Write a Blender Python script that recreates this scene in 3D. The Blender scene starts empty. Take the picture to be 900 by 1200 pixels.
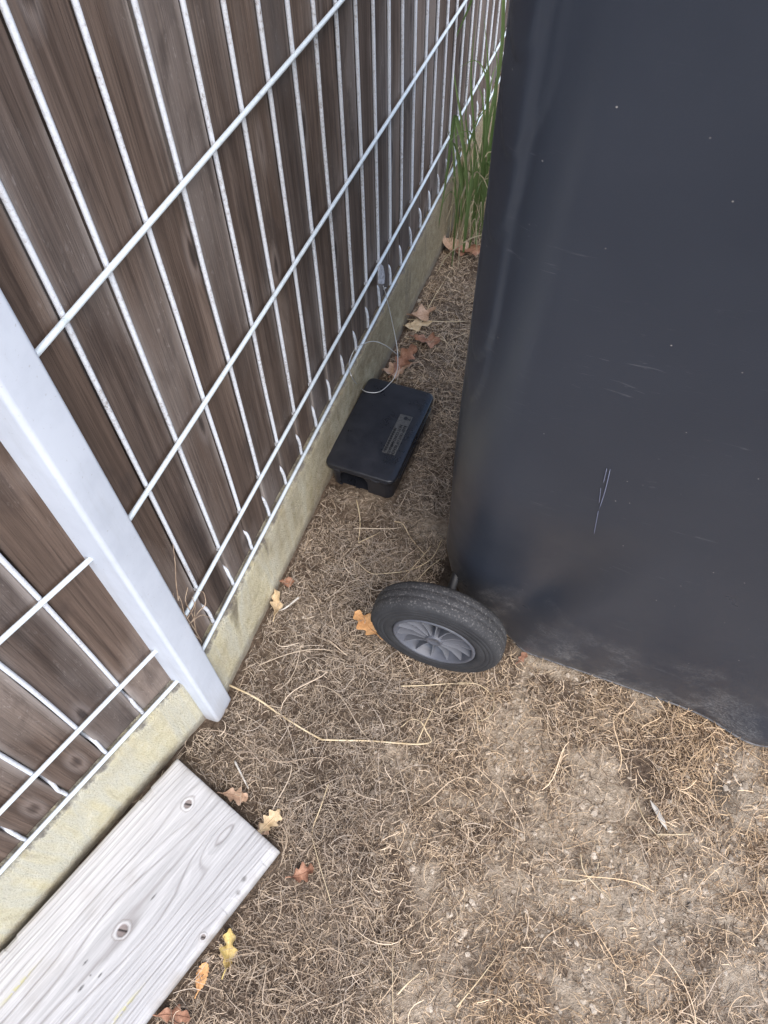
import bpy, bmesh, math, random
import numpy as np
from mathutils import Matrix, Vector

random.seed(7)
rng = np.random.default_rng(11)
scn = bpy.context.scene
COL = scn.collection

# ------------------------------------------------------------------ camera, world, sun, exposure
CAM_H = 1.04
F_PX, CX, CY = 844.0, 450.0, 600.0            # focal length and centre in pixels of a 900 x 1200 frame
def _n(v): return v / np.linalg.norm(v)
_down = _n(np.array([12., 560., F_PX]))
_al = np.array([541., -1285., F_PX]); _al = _n(_al - _down * _al.dot(_down))
_Z, _Y = -_down, _al
_X = np.cross(_Y, _Z)
RC = np.stack([_X, _Y, _Z])                   # world <- camera (x right, y down, z forward)
cam_data = bpy.data.cameras.new('camera')
cam = bpy.data.objects.new('camera', cam_data); COL.objects.link(cam)
cam_data.sensor_fit = 'HORIZONTAL'; cam_data.sensor_width = 36.0
cam_data.lens = F_PX / 900.0 * 36.0
cam_data.clip_start = 0.02; cam_data.clip_end = 500.0
m = Matrix.Identity(4)
for i in range(3):
    m[i][0] = RC[i, 0]; m[i][1] = -RC[i, 1]; m[i][2] = -RC[i, 2]
m[0][3], m[1][3], m[2][3] = 0, 0, CAM_H
cam.matrix_world = m
scn.camera = cam

SUN_EL, SUN_AZ = math.radians(52), math.radians(136)   # azimuth clockwise from +Y
world = bpy.data.worlds.new('World'); scn.world = world; world.use_nodes = True
wn = world.node_tree.nodes; wl = world.node_tree.links
bg = wn['Background']
sky = wn.new('ShaderNodeTexSky'); sky.sky_type = 'NISHITA'; sky.sun_disc = False
sky.sun_elevation = SUN_EL; sky.sun_rotation = SUN_AZ
sky.dust_density = 1.5; sky.air_density = 1.0
wl.new(sky.outputs[0], bg.inputs[0]); bg.inputs[1].default_value = 0.15
sd = bpy.data.lights.new('sun', 'SUN'); sd.energy = 1.3; sd.angle = math.radians(60); sd.color = (1.0, 0.95, 0.88)
sun = bpy.data.objects.new('sun', sd); COL.objects.link(sun)
sdir = Vector((math.sin(SUN_AZ) * math.cos(SUN_EL), math.cos(SUN_AZ) * math.cos(SUN_EL), math.sin(SUN_EL)))
sun.rotation_euler = (-sdir).to_track_quat('-Z', 'Y').to_euler(); sun.location = sdir * 5
scn.view_settings.view_transform = 'Standard'; scn.view_settings.look = 'None'
scn.view_settings.gamma = 1.0; scn.view_settings.use_curve_mapping = False
scn.view_settings.exposure = 1.28
scn.render.resolution_x, scn.render.resolution_y = 768, 1024

def G(px, py, z=0.0):
    """ground position (at height z) of a spot seen in the 900 x 1200 photograph"""
    r = RC @ np.array([px - CX, py - CY, F_PX]); t = (z - CAM_H) / r[2]
    return np.array([r[0] * t, r[1] * t, z])
def GX(px, py, x):
    r = RC @ np.array([px - CX, py - CY, F_PX]); t = x / r[0]
    return np.array([x, r[1] * t, CAM_H + r[2] * t])

# ------------------------------------------------------------------ numpy noise
def _hash(ix, iy, seed):
    h = (ix.astype(np.int64) * 374761393 + iy.astype(np.int64) * 668265263 + seed * 1442695041) & 0xffffffff
    h = ((h ^ (h >> 13)) * 1274126177) & 0xffffffff
    return ((h ^ (h >> 16)) & 0xffff) / 65535.0
def vnoise(x, y, seed=0):
    x = np.asarray(x, float); y = np.asarray(y, float)
    ix = np.floor(x); iy = np.floor(y); fx = x - ix; fy = y - iy
    fx = fx * fx * (3 - 2 * fx); fy = fy * fy * (3 - 2 * fy)
    a = _hash(ix, iy, seed); b = _hash(ix + 1, iy, seed); c = _hash(ix, iy + 1, seed); d = _hash(ix + 1, iy + 1, seed)
    return (a * (1 - fx) + b * fx) * (1 - fy) + (c * (1 - fx) + d * fx) * fy
def fbm(x, y, seed=0, oct=4):
    s = 0; a = 0.5; t = 0
    for o in range(oct):
        s = s + a * vnoise(x * 2 ** o, y * 2 ** o, seed + o * 17); t += a; a *= 0.55
    return s / t
def sstep(a, b, x):
    t = np.clip((np.asarray(x, float) - a) / (b - a), 0, 1); return t * t * (3 - 2 * t)

# ------------------------------------------------------------------ materials
MATS = {}
def mat(name, rough=0.7, spec=0.4):
    mt = bpy.data.materials.new(name); mt.use_nodes = True
    nt = mt.node_tree; p = nt.nodes['Principled BSDF']
    p.inputs['Roughness'].default_value = rough
    p.inputs['Specular IOR Level'].default_value = spec
    MATS[name] = mt
    return mt, nt, p
def nd(nt, typ, **kw):
    n = nt.nodes.new(typ)
    for k, v in kw.items():
        if k.startswith('i_'): n.inputs[k[2:].replace('_', ' ')].default_value = v
        else: setattr(n, k, v)
    return n
def ramp(nt, src, stops, interp='LINEAR'):
    r = nt.nodes.new('ShaderNodeValToRGB'); r.color_ramp.interpolation = interp
    while len(r.color_ramp.elements) < len(stops): r.color_ramp.elements.new(0.5)
    for e, (pos, c) in zip(r.color_ramp.elements, stops):
        e.position = pos; e.color = (c[0], c[1], c[2], 1) if hasattr(c, '__len__') else (c, c, c, 1)
    nt.links.new(src, r.inputs[0]); return r.outputs[0]
def mix(nt, fac, a, b, blend='MIX'):
    n = nt.nodes.new('ShaderNodeMix'); n.data_type = 'RGBA'; n.blend_type = blend
    for sock, v in ((n.inputs[0], fac), (n.inputs[6], a), (n.inputs[7], b)):
        if hasattr(v, 'links') or hasattr(v, 'is_output'): nt.links.new(v, sock)
        elif hasattr(v, '__len__'): sock.default_value = (v[0], v[1], v[2], 1)
        else: sock.default_value = v
    return n.outputs[2]
def math_n(nt, op, a, b=None, c=None, clamp=False):
    n = nt.nodes.new('ShaderNodeMath'); n.operation = op; n.use_clamp = clamp
    for s, v in zip(n.inputs, (a, b, c)):
        if v is None: continue
        if hasattr(v, 'is_output'): nt.links.new(v, s)
        else: s.default_value = v
    return n.outputs[0]
def coords(nt, scale=(1, 1, 1), rnd=0.0):
    tc = nt.nodes.new('ShaderNodeTexCoord'); mp = nt.nodes.new('ShaderNodeMapping')
    mp.inputs['Scale'].default_value = scale
    nt.links.new(tc.outputs['Object'], mp.inputs[0])
    if rnd:
        oi = nt.nodes.new('ShaderNodeObjectInfo')
        cb = nt.nodes.new('ShaderNodeCombineXYZ')
        for i, k in enumerate((37.0, 91.0, 53.0)):
            nt.links.new(math_n(nt, 'MULTIPLY', oi.outputs['Random'], k * rnd), cb.inputs[i])
        nt.links.new(cb.outputs[0], mp.inputs['Location'])
    return mp.outputs[0]
def noise(nt, vec, scale=5, detail=4, rough=0.6, dist=0.0):
    n = nt.nodes.new('ShaderNodeTexNoise'); n.inputs['Scale'].default_value = scale
    n.inputs['Detail'].default_value = detail; n.inputs['Roughness'].default_value = rough
    n.inputs['Distortion'].default_value = dist
    nt.links.new(vec, n.inputs['Vector']); return n.outputs[0]
def bump(nt, p, h, strength=0.3, dist=0.002):
    b = nt.nodes.new('ShaderNodeBump'); b.inputs['Strength'].default_value = strength
    b.inputs['Distance'].default_value = dist
    nt.links.new(h, b.inputs['Height']); nt.links.new(b.outputs[0], p.inputs['Normal'])
def attr(nt, name, out='Color'):
    a = nt.nodes.new('ShaderNodeAttribute'); a.attribute_name = name; return a.outputs[out]

# soil
mt, nt, p = mat('soil', 0.95, 0.15)
v = coords(nt)
n1 = noise(nt, v, 9, 6, 0.65); n2 = noise(nt, v, 120, 5, 0.7); n3 = noise(nt, v, 420, 3, 0.7)
dark = ramp(nt, n2, [(0.25, (0.055, 0.037, 0.026)), (0.5, (0.145, 0.103, 0.073)), (0.75, (0.27, 0.205, 0.150))])
pale = ramp(nt, n2, [(0.25, (0.30, 0.228, 0.160)), (0.5, (0.49, 0.39, 0.285)), (0.75, (0.66, 0.55, 0.42))])
bare = attr(nt, 'bare', 'Fac')
bf = math_n(nt, 'ADD', bare, math_n(nt, 'MULTIPLY', math_n(nt, 'SUBTRACT', n1, 0.5), 1.3), clamp=True)
c = mix(nt, bf, dark, pale)
c = mix(nt, attr(nt, 'debris_shade', 'Fac'), c, (0.035, 0.026, 0.02))
nt.links.new(c, p.inputs['Base Color'])
bump(nt, p, math_n(nt, 'ADD', n2, math_n(nt, 'MULTIPLY', n3, 0.6)), 1.0, 0.007)
# anything that carries its own colour per vertex (dead grass, crumbs)
mt, nt, p = mat('dead_grass', 0.75, 0.3); nt.links.new(attr(nt, 'Col'), p.inputs['Base Color'])
mt, nt, p = mat('crumb', 0.95, 0.15)
v = coords(nt); nn = noise(nt, v, 700, 3)
nt.links.new(mix(nt, 1.0, attr(nt, 'Col'), ramp(nt, nn, [(0.3, 0.6), (0.7, 1.15)]), 'MULTIPLY'), p.inputs['Base Color'])
bump(nt, p, nn, 0.6, 0.001)
# straw
mt, nt, p = mat('straw', 0.6, 0.35)
v = coords(nt, rnd=1.0); nn = noise(nt, v, 60, 4)
nt.links.new(ramp(nt, nn, [(0.3, (0.50, 0.37, 0.21)), (0.7, (0.76, 0.63, 0.43))]), p.inputs['Base Color'])
# leaves
def leaf_mat(name, c1, c2, c3):
    mt, nt, p = mat(name, 0.7, 0.3)
    v = coords(nt, rnd=1.0); nn = noise(nt, v, 55, 5, 0.65); n2 = noise(nt, v, 320, 3)
    c = ramp(nt, nn, [(0.3, c1), (0.52, c2), (0.72, c3)])
    c = mix(nt, ramp(nt, n2, [(0.45, 0.0), (0.75, 0.45)]), c, tuple(x * 0.55 for x in c1))
    nt.links.new(c, p.inputs['Base Color']); bump(nt, p, n2, 0.4, 0.0008)
leaf_mat('leaf_tan', (0.36, 0.22, 0.14), (0.52, 0.345, 0.235), (0.60, 0.43, 0.31))
leaf_mat('leaf_pale', (0.48, 0.34, 0.19), (0.62, 0.47, 0.29), (0.70, 0.57, 0.39))
leaf_mat('leaf_russet', (0.20, 0.095, 0.06), (0.36, 0.185, 0.115), (0.46, 0.27, 0.18))
leaf_mat('leaf_orange', (0.52, 0.24, 0.09), (0.68, 0.36, 0.15), (0.74, 0.44, 0.21))
leaf_mat('leaf_yellow', (0.46, 0.31, 0.11), (0.62, 0.47, 0.18), (0.68, 0.56, 0.32))
leaf_mat('leaf_brown', (0.13, 0.065, 0.045), (0.22, 0.11, 0.075), (0.34, 0.18, 0.11))
# slats
mt, nt, p = mat('weathered_slat', 0.8, 0.25)
v1 = coords(nt, (30, 55, 2.2), 1.0); v2 = coords(nt, (60, 230, 4.5), 1.0); v3 = coords(nt, (6, 9, 3.2), 1.0)
g1 = noise(nt, v1, 1.0, 5, 0.6, 0.6); g2 = noise(nt, v2, 1.0, 4, 0.65, 0.2); g3 = noise(nt, v3, 1.0, 3, 0.55)
c = ramp(nt, g1, [(0.28, (0.050, 0.035, 0.028)), (0.5, (0.102, 0.073, 0.058)), (0.72, (0.168, 0.126, 0.103))])
c = mix(nt, ramp(nt, g2, [(0.37, 0.5), (0.49, 0.0)]), c, (0.026, 0.018, 0.015))
c = mix(nt, ramp(nt, g3, [(0.44, 0.0), (0.66, 0.65)]), c, (0.23, 0.195, 0.175))
c = mix(nt, ramp(nt, noise(nt, coords(nt, (9, 22, 7), 1.7), 1.0, 4, 0.6, 0.8), [(0.30, 0.6), (0.45, 0.0)]), c, (0.045, 0.033, 0.029))
vo = nd(nt, 'ShaderNodeTexVoronoi'); vo.inputs['Scale'].default_value = 1.0
vk = coords(nt, (11, 16, 5.0), 1.0); nt.links.new(vk, vo.inputs['Vector'])
kd = math_n(nt, 'ADD', vo.outputs['Distance'], math_n(nt, 'ADD', math_n(nt, 'MULTIPLY', g2, 0.10), math_n(nt, 'MULTIPLY', g1, 0.08)))
c = mix(nt, ramp(nt, kd, [(0.15, 0.8), (0.20, 0.0)]), c, (0.036, 0.029, 0.028))
c = mix(nt, ramp(nt, kd, [(0.17, 0.0), (0.215, 0.42), (0.30, 0.0)]), c, (0.23, 0.195, 0.18))
vsc = coords(nt, (200, 260, 90), 1.0); nsc = noise(nt, vsc, 1.0, 3, 0.7, 0.6)
c = mix(nt, math_n(nt, 'MULTIPLY', ramp(nt, nsc, [(0.60, 0.0), (0.70, 0.5)]), ramp(nt, g3, [(0.40, 0.0), (0.62, 1.0)])), c, (0.33, 0.29, 0.265))
oi = nd(nt, 'ShaderNodeObjectInfo')
c = mix(nt, 1.0, c, ramp(nt, oi.outputs['Random'], [(0.0, (0.82, 0.83, 0.86)), (1.0, (1.2, 1.15, 1.1))]), 'MULTIPLY')
# pale wear and lichen dust along the slat edges
sx = nd(nt, 'ShaderNodeSeparateXYZ'); tcx = nd(nt, 'ShaderNodeTexCoord'); nt.links.new(tcx.outputs['Object'], sx.inputs[0])
ed = math_n(nt, 'ABSOLUTE', sx.outputs['Y'])
em = math_n(nt, 'MULTIPLY', ramp(nt, ed, [(0.0200, 0.0), (0.0285, 1.0)]), ramp(nt, g3, [(0.38, 0.0), (0.58, 0.8)]))
c = mix(nt, em, c, (0.34, 0.30, 0.275))
nt.links.new(c, p.inputs['Base Color'])
bump(nt, p, math_n(nt, 'ADD', g2, math_n(nt, 'MULTIPLY', g1, 0.7)), 0.7, 0.0025)
mt, nt, p = mat('added_dark_backing', 0.9, 0.1)
v = coords(nt, (30, 30, 2), 1.0)
nt.links.new(ramp(nt, noise(nt, v, 1.0, 4), [(0.3, (0.012, 0.010, 0.009)), (0.7, (0.03, 0.025, 0.022))]), p.inputs['Base Color'])
# galvanised white painted wire
mt, nt, p = mat('white_wire_paint', 0.38, 0.5)
v = coords(nt); nn = noise(nt, v, 90, 5, 0.7)
nt.links.new(ramp(nt, nn, [(0.30, (0.50, 0.55, 0.57)), (0.45, (0.64, 0.70, 0.73))]), p.inputs['Base Color'])
mt, nt, p = mat('dirty_wire_paint', 0.5, 0.4)
v = coords(nt, rnd=1.0); nn = noise(nt, v, 260, 4, 0.75); n2 = noise(nt, v, 9, 4)
d = math_n(nt, 'ADD', nn, math_n(nt, 'MULTIPLY', math_n(nt, 'SUBTRACT', n2, 0.5), 0.55))
nt.links.new(ramp(nt, d, [(0.27, (0.24, 0.21, 0.19)), (0.37, (0.52, 0.52, 0.54)), (0.52, (0.66, 0.68, 0.72))]), p.inputs['Base Color'])
bump(nt, p, nn, 0.3, 0.001)
mt, nt, p = mat('post_paint', 0.36, 0.3)
v = coords(nt); nn = noise(nt, v, 14, 5, 0.65); n2 = noise(nt, v, 300, 3, 0.6)
c = ramp(nt, nn, [(0.3, (0.50, 0.53, 0.59)), (0.6, (0.58, 0.61, 0.67))])
c = mix(nt, ramp(nt, n2, [(0.66, 0.0), (0.74, 0.5)]), c, (0.33, 0.31, 0.30))
vst = coords(nt, (60, 60, 5)); nst = noise(nt, vst, 1.0, 4, 0.65)
c = mix(nt, ramp(nt, nst, [(0.52, 0.0), (0.75, 0.28)]), c, (0.36, 0.36, 0.36))
sx = nd(nt, 'ShaderNodeSeparateXYZ'); tcx = nd(nt, 'ShaderNodeTexCoord'); nt.links.new(tcx.outputs['Object'], sx.inputs[0])
c = mix(nt, math_n(nt, 'MULTIPLY', ramp(nt, sx.outputs['Z'], [(0.0, 1.0), (0.06, 0.0)]), ramp(nt, nn, [(0.35, 0.1), (0.65, 0.6)])), c, (0.32, 0.27, 0.21))
nt.links.new(c, p.inputs['Base Color'])
nt.links.new(ramp(nt, nn, [(0.3, 0.55), (0.7, 0.7)]), p.inputs['Roughness'])
# plinth concrete with lichen
mt, nt, p = mat('plinth_concrete', 0.92, 0.2)
v = coords(nt); nL = noise(nt, v, 11, 5, 0.6); nm = noise(nt, v, 60, 5, 0.7); nf = noise(nt, v, 380, 4, 0.7)
grey = ramp(nt, nm, [(0.3, (0.27, 0.21, 0.13)), (0.55, (0.40, 0.32, 0.205)), (0.75, (0.50, 0.42, 0.29))])
lich = ramp(nt, nm, [(0.3, (0.66, 0.58, 0.35)), (0.55, (0.83, 0.755, 0.53)), (0.75, (0.88, 0.83, 0.68))])
whit = ramp(nt, nf, [(0.3, (0.62, 0.585, 0.46)), (0.7, (0.84, 0.81, 0.68))])
sx = nd(nt, 'ShaderNodeSeparateXYZ'); tcx = nd(nt, 'ShaderNodeTexCoord'); nt.links.new(tcx.outputs['Object'], sx.inputs[0])
lf = math_n(nt, 'ADD', math_n(nt, 'MULTIPLY', math_n(nt, 'SUBTRACT', nL, 0.5), 1.6), attr(nt, 'lichen', 'Fac'), clamp=True)
c = mix(nt, lf, grey, lich)
vd = coords(nt, (1, 14, 2.2)); ndp = noise(nt, vd, 1.0, 4, 0.6, 0.4)
wband = ramp(nt, ndp, [(0.44, 0.0), (0.54, 0.9), (0.62, 0.1)])
c = mix(nt, math_n(nt, 'MULTIPLY', wband, lf), c, whit)
c = mix(nt, math_n(nt, 'MULTIPLY', ramp(nt, ndp, [(0.60, 0.0), (0.66, 0.75)]), ramp(nt, sx.outputs['Z'], [(0.03, 0.2), (0.12, 1.0)])), c, (0.19, 0.155, 0.12))
c = mix(nt, ramp(nt, nf, [(0.56, 0.0), (0.70, 0.6)]), c, (0.84, 0.80, 0.66))
c = mix(nt, ramp(nt, nf, [(0.30, 0.5), (0.40, 0.0)]), c, (0.22, 0.18, 0.10))
dirt = math_n(nt, 'ADD', sx.outputs['Z'], math_n(nt, 'MULTIPLY', math_n(nt, 'SUBTRACT', nm, 0.5), 0.03))
c = mix(nt, ramp(nt, dirt, [(0.006, 0.8), (0.026, 0.0)]), c, (0.30, 0.25, 0.20))
c = mix(nt, ramp(nt, dirt, [(0.1385, 0.0), (0.145, 0.85)]), c, (0.14, 0.12, 0.11))
nt.links.new(c, p.inputs['Base Color'])
bump(nt, p, math_n(nt, 'ADD', nf, math_n(nt, 'MULTIPLY', nm, 0.8)), 1.0, 0.006)
# board
mt, nt, p = mat('silvered_board', 0.82, 0.25)
v = coords(nt, (14, 380, 380)); nn = noise(nt, v, 1.0, 4, 0.6)
c = mix(nt, 1.0, attr(nt, 'Col'), ramp(nt, nn, [(0.3, 0.82), (0.7, 1.1)]), 'MULTIPLY')
nt.links.new(c, p.inputs['Base Color']); bump(nt, p, nn, 0.35, 0.0008)
# bin plastic
mt, nt, p = mat('bin_plastic', 0.42, 0.5)
v = coords(nt); nL = noise(nt, v, 3.2, 4, 0.55); nf = noise(nt, v, 700, 3, 0.7); nb = noise(nt, v, 11, 4, 0.6)
c = ramp(nt, nL, [(0.3, (0.023, 0.028, 0.039)), (0.7, (0.033, 0.038, 0.050))])
vo = nd(nt, 'ShaderNodeTexVoronoi', voronoi_dimensions='2D'); vo.inputs['Scale'].default_value = 24.0
sx0 = nd(nt, 'ShaderNodeSeparateXYZ'); nt.links.new(v, sx0.inputs[0]); cb0 = nd(nt, 'ShaderNodeCombineXYZ')
nt.links.new(sx0.outputs['X'], cb0.inputs[0]); nt.links.new(sx0.outputs['Z'], cb0.inputs[1]); nt.links.new(cb0.outputs[0], vo.inputs['Vector'])
sp = math_n(nt, 'MULTIPLY', ramp(nt, vo.outputs['Distance'], [(0.009, 1.0), (0.019, 0.0)]), ramp(nt, vo.outputs['Color'], [(0.58, 0.0), (0.85, 0.8)]))
c = mix(nt, sp, c, (0.42, 0.38, 0.34))
vs = coords(nt, (26, 26, 260)); ns = noise(nt, vs, 1.0, 3, 0.6, 1.2)
c = mix(nt, math_n(nt, 'MULTIPLY', ramp(nt, ns, [(0.64, 0.0), (0.72, 0.35)]), ramp(nt, nb, [(0.45, 0.0), (0.65, 1.0)])), c, (0.16, 0.16, 0.17))
sx = nd(nt, 'ShaderNodeSeparateXYZ'); tcx = nd(nt, 'ShaderNodeTexCoord'); nt.links.new(tcx.outputs['Object'], sx.inputs[0])
low = ramp(nt, math_n(nt, 'ADD', sx.outputs['Z'], math_n(nt, 'MULTIPLY', math_n(nt, 'SUBTRACT', nb, 0.5), 0.28)), [(-0.02, 1.0), (0.15, 0.0)])
vq = coords(nt, (260, 260, 700)); nq = noise(nt, vq, 1.0, 4, 0.75)
npt = noise(nt, v, 16, 3, 0.6); nst = noise(nt, coords(nt, (110, 110, 900)), 1.0, 3, 0.7, 0.8)
fleck = math_n(nt, 'MAXIMUM', ramp(nt, nq, [(0.50, 0.0), (0.60, 0.9)]), ramp(nt, nst, [(0.55, 0.0), (0.63, 0.9)]))
c = mix(nt, math_n(nt, 'MULTIPLY', math_n(nt, 'MULTIPLY', low, fleck), ramp(nt, npt, [(0.46, 0.04), (0.60, 0.75)])), c, (0.34, 0.335, 0.33))
c = mix(nt, math_n(nt, 'MULTIPLY', low, 0.12), c, (0.16, 0.14, 0.12))
nt.links.new(c, p.inputs['Base Color'])
nt.links.new(ramp(nt, nb, [(0.3, 0.27), (0.7, 0.40)]), p.inputs['Roughness'])
bump(nt, p, math_n(nt, 'ADD', nf, math_n(nt, 'MULTIPLY', nL, 2.0)), 0.10, 0.001)
mt, nt, p = mat('scuffed_plastic', 0.5, 0.4); p.inputs['Base Color'].default_value = (0.17, 0.18, 0.25, 1)
mt, nt, p = mat('dusty_rim', 0.7, 0.3)
v = coords(nt); nn = noise(nt, v, 120, 4, 0.7)
nt.links.new(ramp(nt, nn, [(0.35, (0.045, 0.046, 0.052)), (0.60, (0.20, 0.19, 0.185))]), p.inputs['Base Color'])
mt, nt, p = mat('ridge_plastic', 0.4, 0.5); p.inputs['Base Color'].default_value = (0.125, 0.125, 0.13, 1)
# rubber and rim
mt, nt, p = mat('tyre_rubber', 0.75, 0.35)
v = coords(nt); nf = noise(nt, v, 340, 5, 0.75); nL = noise(nt, v, 24, 4)
c = ramp(nt, nL, [(0.3, (0.022, 0.022, 0.024)), (0.7, (0.042, 0.042, 0.045))])
wear = attr(nt, 'wear', 'Fac')
c = mix(nt, math_n(nt, 'MULTIPLY', wear, ramp(nt, nf, [(0.54, 0.03), (0.72, 0.75)])), c, (0.33, 0.31, 0.29))
c = mix(nt, ramp(nt, nf, [(0.68, 0.0), (0.8, 0.4)]), c, (0.2, 0.18, 0.16))
nt.links.new(c, p.inputs['Base Color']); bump(nt, p, nf, 0.5, 0.002)
mt, nt, p = mat('rim_plastic', 0.45, 0.45)
v = coords(nt); nn = noise(nt, v, 45, 4, 0.6)
nt.links.new(ramp(nt, nn, [(0.3, (0.070, 0.073, 0.088)), (0.7, (0.115, 0.118, 0.135))]), p.inputs['Base Color'])
mt, nt, p = mat('spoke_plastic', 0.5, 0.45); p.inputs['Base Color'].default_value = (0.16, 0.163, 0.18, 1)
# bait box
mt, nt, p = mat('box_plastic', 0.34, 0.5)
v = coords(nt); nn = noise(nt, v, 25, 5, 0.65); nf = noise(nt, v, 900, 3)
c = ramp(nt, nn, [(0.35, (0.012, 0.013, 0.017)), (0.7, (0.026, 0.026, 0.031))])
ndu = noise(nt, v, 420, 4, 0.75)
c = mix(nt, ramp(nt, ndu, [(0.64, 0.0), (0.74, 0.30)]), c, (0.20, 0.18, 0.16))
nt.links.new(c, p.inputs['Base Color'])
nt.links.new(ramp(nt, nn, [(0.3, 0.24), (0.7, 0.38)]), p.inputs['Roughness']); bump(nt, p, nf, 0.12, 0.0008)
mt, nt, p = mat('label_plastic', 0.5, 0.5)
v = coords(nt); nn = noise(nt, v, 300, 4)
nt.links.new(ramp(nt, nn, [(0.3, (0.055, 0.053, 0.050)), (0.7, (0.105, 0.100, 0.092))]), p.inputs['Base Color'])
mt, nt, p = mat('letter_plastic', 0.5, 0.5); p.inputs['Base Color'].default_value = (0.010, 0.010, 0.012, 1)
# thin steel wire, tag
mt, nt, p = mat('steel_wire', 0.35, 0.5); p.inputs['Base Color'].default_value = (0.55, 0.54, 0.52, 1); p.inputs['Metallic'].default_value = 0.4
mt, nt, p = mat('grey_tag', 0.7, 0.3)
v = coords(nt); nn = noise(nt, v, 160, 4, 0.7)
nt.links.new(ramp(nt, nn, [(0.35, (0.28, 0.27, 0.28)), (0.6, (0.55, 0.54, 0.57))]), p.inputs['Base Color'])
# green blades
mt, nt, p = mat('green_blade', 0.5, 0.4)
v = coords(nt, (40, 40, 4), 1.0); nn = noise(nt, v, 1.0, 3)
nt.links.new(ramp(nt, nn, [(0.3, (0.095, 0.150, 0.045)), (0.7, (0.22, 0.29, 0.11))]), p.inputs['Base Color'])
def translucent(nt, p):
    out = nt.nodes['Material Output']; tr = nt.nodes.new('ShaderNodeBsdfTranslucent'); ms_ = nt.nodes.new('ShaderNodeMixShader'); ms_.inputs[0].default_value = 0.35
    nt.links.new(p.inputs['Base Color'].links[0].from_socket, tr.inputs[0]); nt.links.new(p.outputs[0], ms_.inputs[1]); nt.links.new(tr.outputs[0], ms_.inputs[2]); nt.links.new(ms_.outputs[0], out.inputs[0])
translucent(nt, p)
mt, nt, p = mat('dry_blade', 0.65, 0.3)
v = coords(nt, (40, 40, 4), 1.0); nn = noise(nt, v, 1.0, 3)
nt.links.new(ramp(nt, nn, [(0.3, (0.38, 0.30, 0.18)), (0.7, (0.66, 0.56, 0.38))]), p.inputs['Base Color'])
translucent(nt, p)
mt, nt, p = mat('dead_twig', 0.8, 0.25)
v = coords(nt, rnd=1.0); nn = noise(nt, v, 70, 3)
nt.links.new(ramp(nt, nn, [(0.3, (0.24, 0.16, 0.11)), (0.7, (0.52, 0.41, 0.30))]), p.inputs['Base Color'])
mt, nt, p = mat('bleached_wood', 0.8, 0.25)
v = coords(nt, (40, 300, 300)); nn = noise(nt, v, 1.0, 4)
nt.links.new(ramp(nt, nn, [(0.3, (0.38, 0.34, 0.29)), (0.6, (0.62, 0.58, 0.52))]), p.inputs['Base Color'])

# ------------------------------------------------------------------ object helpers
def tag(o, label=None, cat=None, group=None, kind=None):
    if label: o['label'] = label
    if cat: o['category'] = cat
    if group: o['group'] = group
    if kind: o['kind'] = kind
    return o
def thing(name, label, cat, loc=(0, 0, 0), rotz=0.0, group=None):
    o = bpy.data.objects.new(name, None); COL.objects.link(o); o.empty_display_size = 0.05
    o.location = loc; o.rotation_euler = (0, 0, rotz)
    return tag(o, label, cat, group)
def mesh_np(name, V, F, smooth=True):
    me = bpy.data.meshes.new(name)
    V = np.asarray(V, np.float32); F = np.asarray(F, np.int32)
    k = F.shape[1]
    me.vertices.add(len(V)); me.vertices.foreach_set('co', V.ravel())
    me.loops.add(F.size); me.loops.foreach_set('vertex_index', F.ravel())
    me.polygons.add(len(F)); me.polygons.foreach_set('loop_start', np.arange(0, F.size, k, dtype=np.int32))
    me.polygons.foreach_set('loop_total', np.full(len(F), k, np.int32))
    me.polygons.foreach_set('use_smooth', np.full(len(F), smooth))
    me.update(calc_edges=True); me.validate()
    return me
def set_attr(me, name, vals, typ='FLOAT'):
    a = me.attributes.new(name, typ, 'POINT')
    if typ == 'FLOAT': a.data.foreach_set('value', np.asarray(vals, np.float32).ravel())
    else:
        c = np.ones((len(vals), 4), np.float32); c[:, :3] = vals
        a.data.foreach_set('color', c.ravel())
def obj(name, me, material, parent=None, loc=(0, 0, 0), rot=(0, 0, 0)):
    o = bpy.data.objects.new(name, me); COL.objects.link(o)
    if material and not me.materials: me.materials.append(MATS[material])
    o.location = loc; o.rotation_euler = rot
    if parent: o.parent = parent
    return o
def bm_mesh(name, bm, smooth=False):
    me = bpy.data.meshes.new(name); bmesh.ops.recalc_face_normals(bm, faces=bm.faces[:])
    if smooth:
        for f in bm.faces: f.smooth = True
    bm.to_mesh(me); bm.free(); return me
def box_bm(bm, lo, hi, bev=0.0, seg=2):
    r = bmesh.ops.create_cube(bm, size=1.0)
    vs = r['verts']
    lo = Vector(lo); hi = Vector(hi); c = (lo + hi) / 2; s = hi - lo
    for v_ in vs: v_.co = Vector((v_.co.x * s.x, v_.co.y * s.y, v_.co.z * s.z)) + c
    if bev > 0:
        es = list({e for v_ in vs for e in v_.link_edges})
        bmesh.ops.bevel(bm, geom=es, offset=bev, segments=seg, affect='EDGES', profile=0.5)
def rounded_poly(hx, hy, r, n=6):
    pts = []
    for cx_, cy_, a0 in ((hx - r, hy - r, 0), (-hx + r, hy - r, 90), (-hx + r, -hy + r, 180), (hx - r, -hy + r, 270)):
        for i in range(n + 1):
            a = math.radians(a0 + 90 * i / n); pts.append((cx_ + r * math.cos(a), cy_ + r * math.sin(a)))
    return pts
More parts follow.
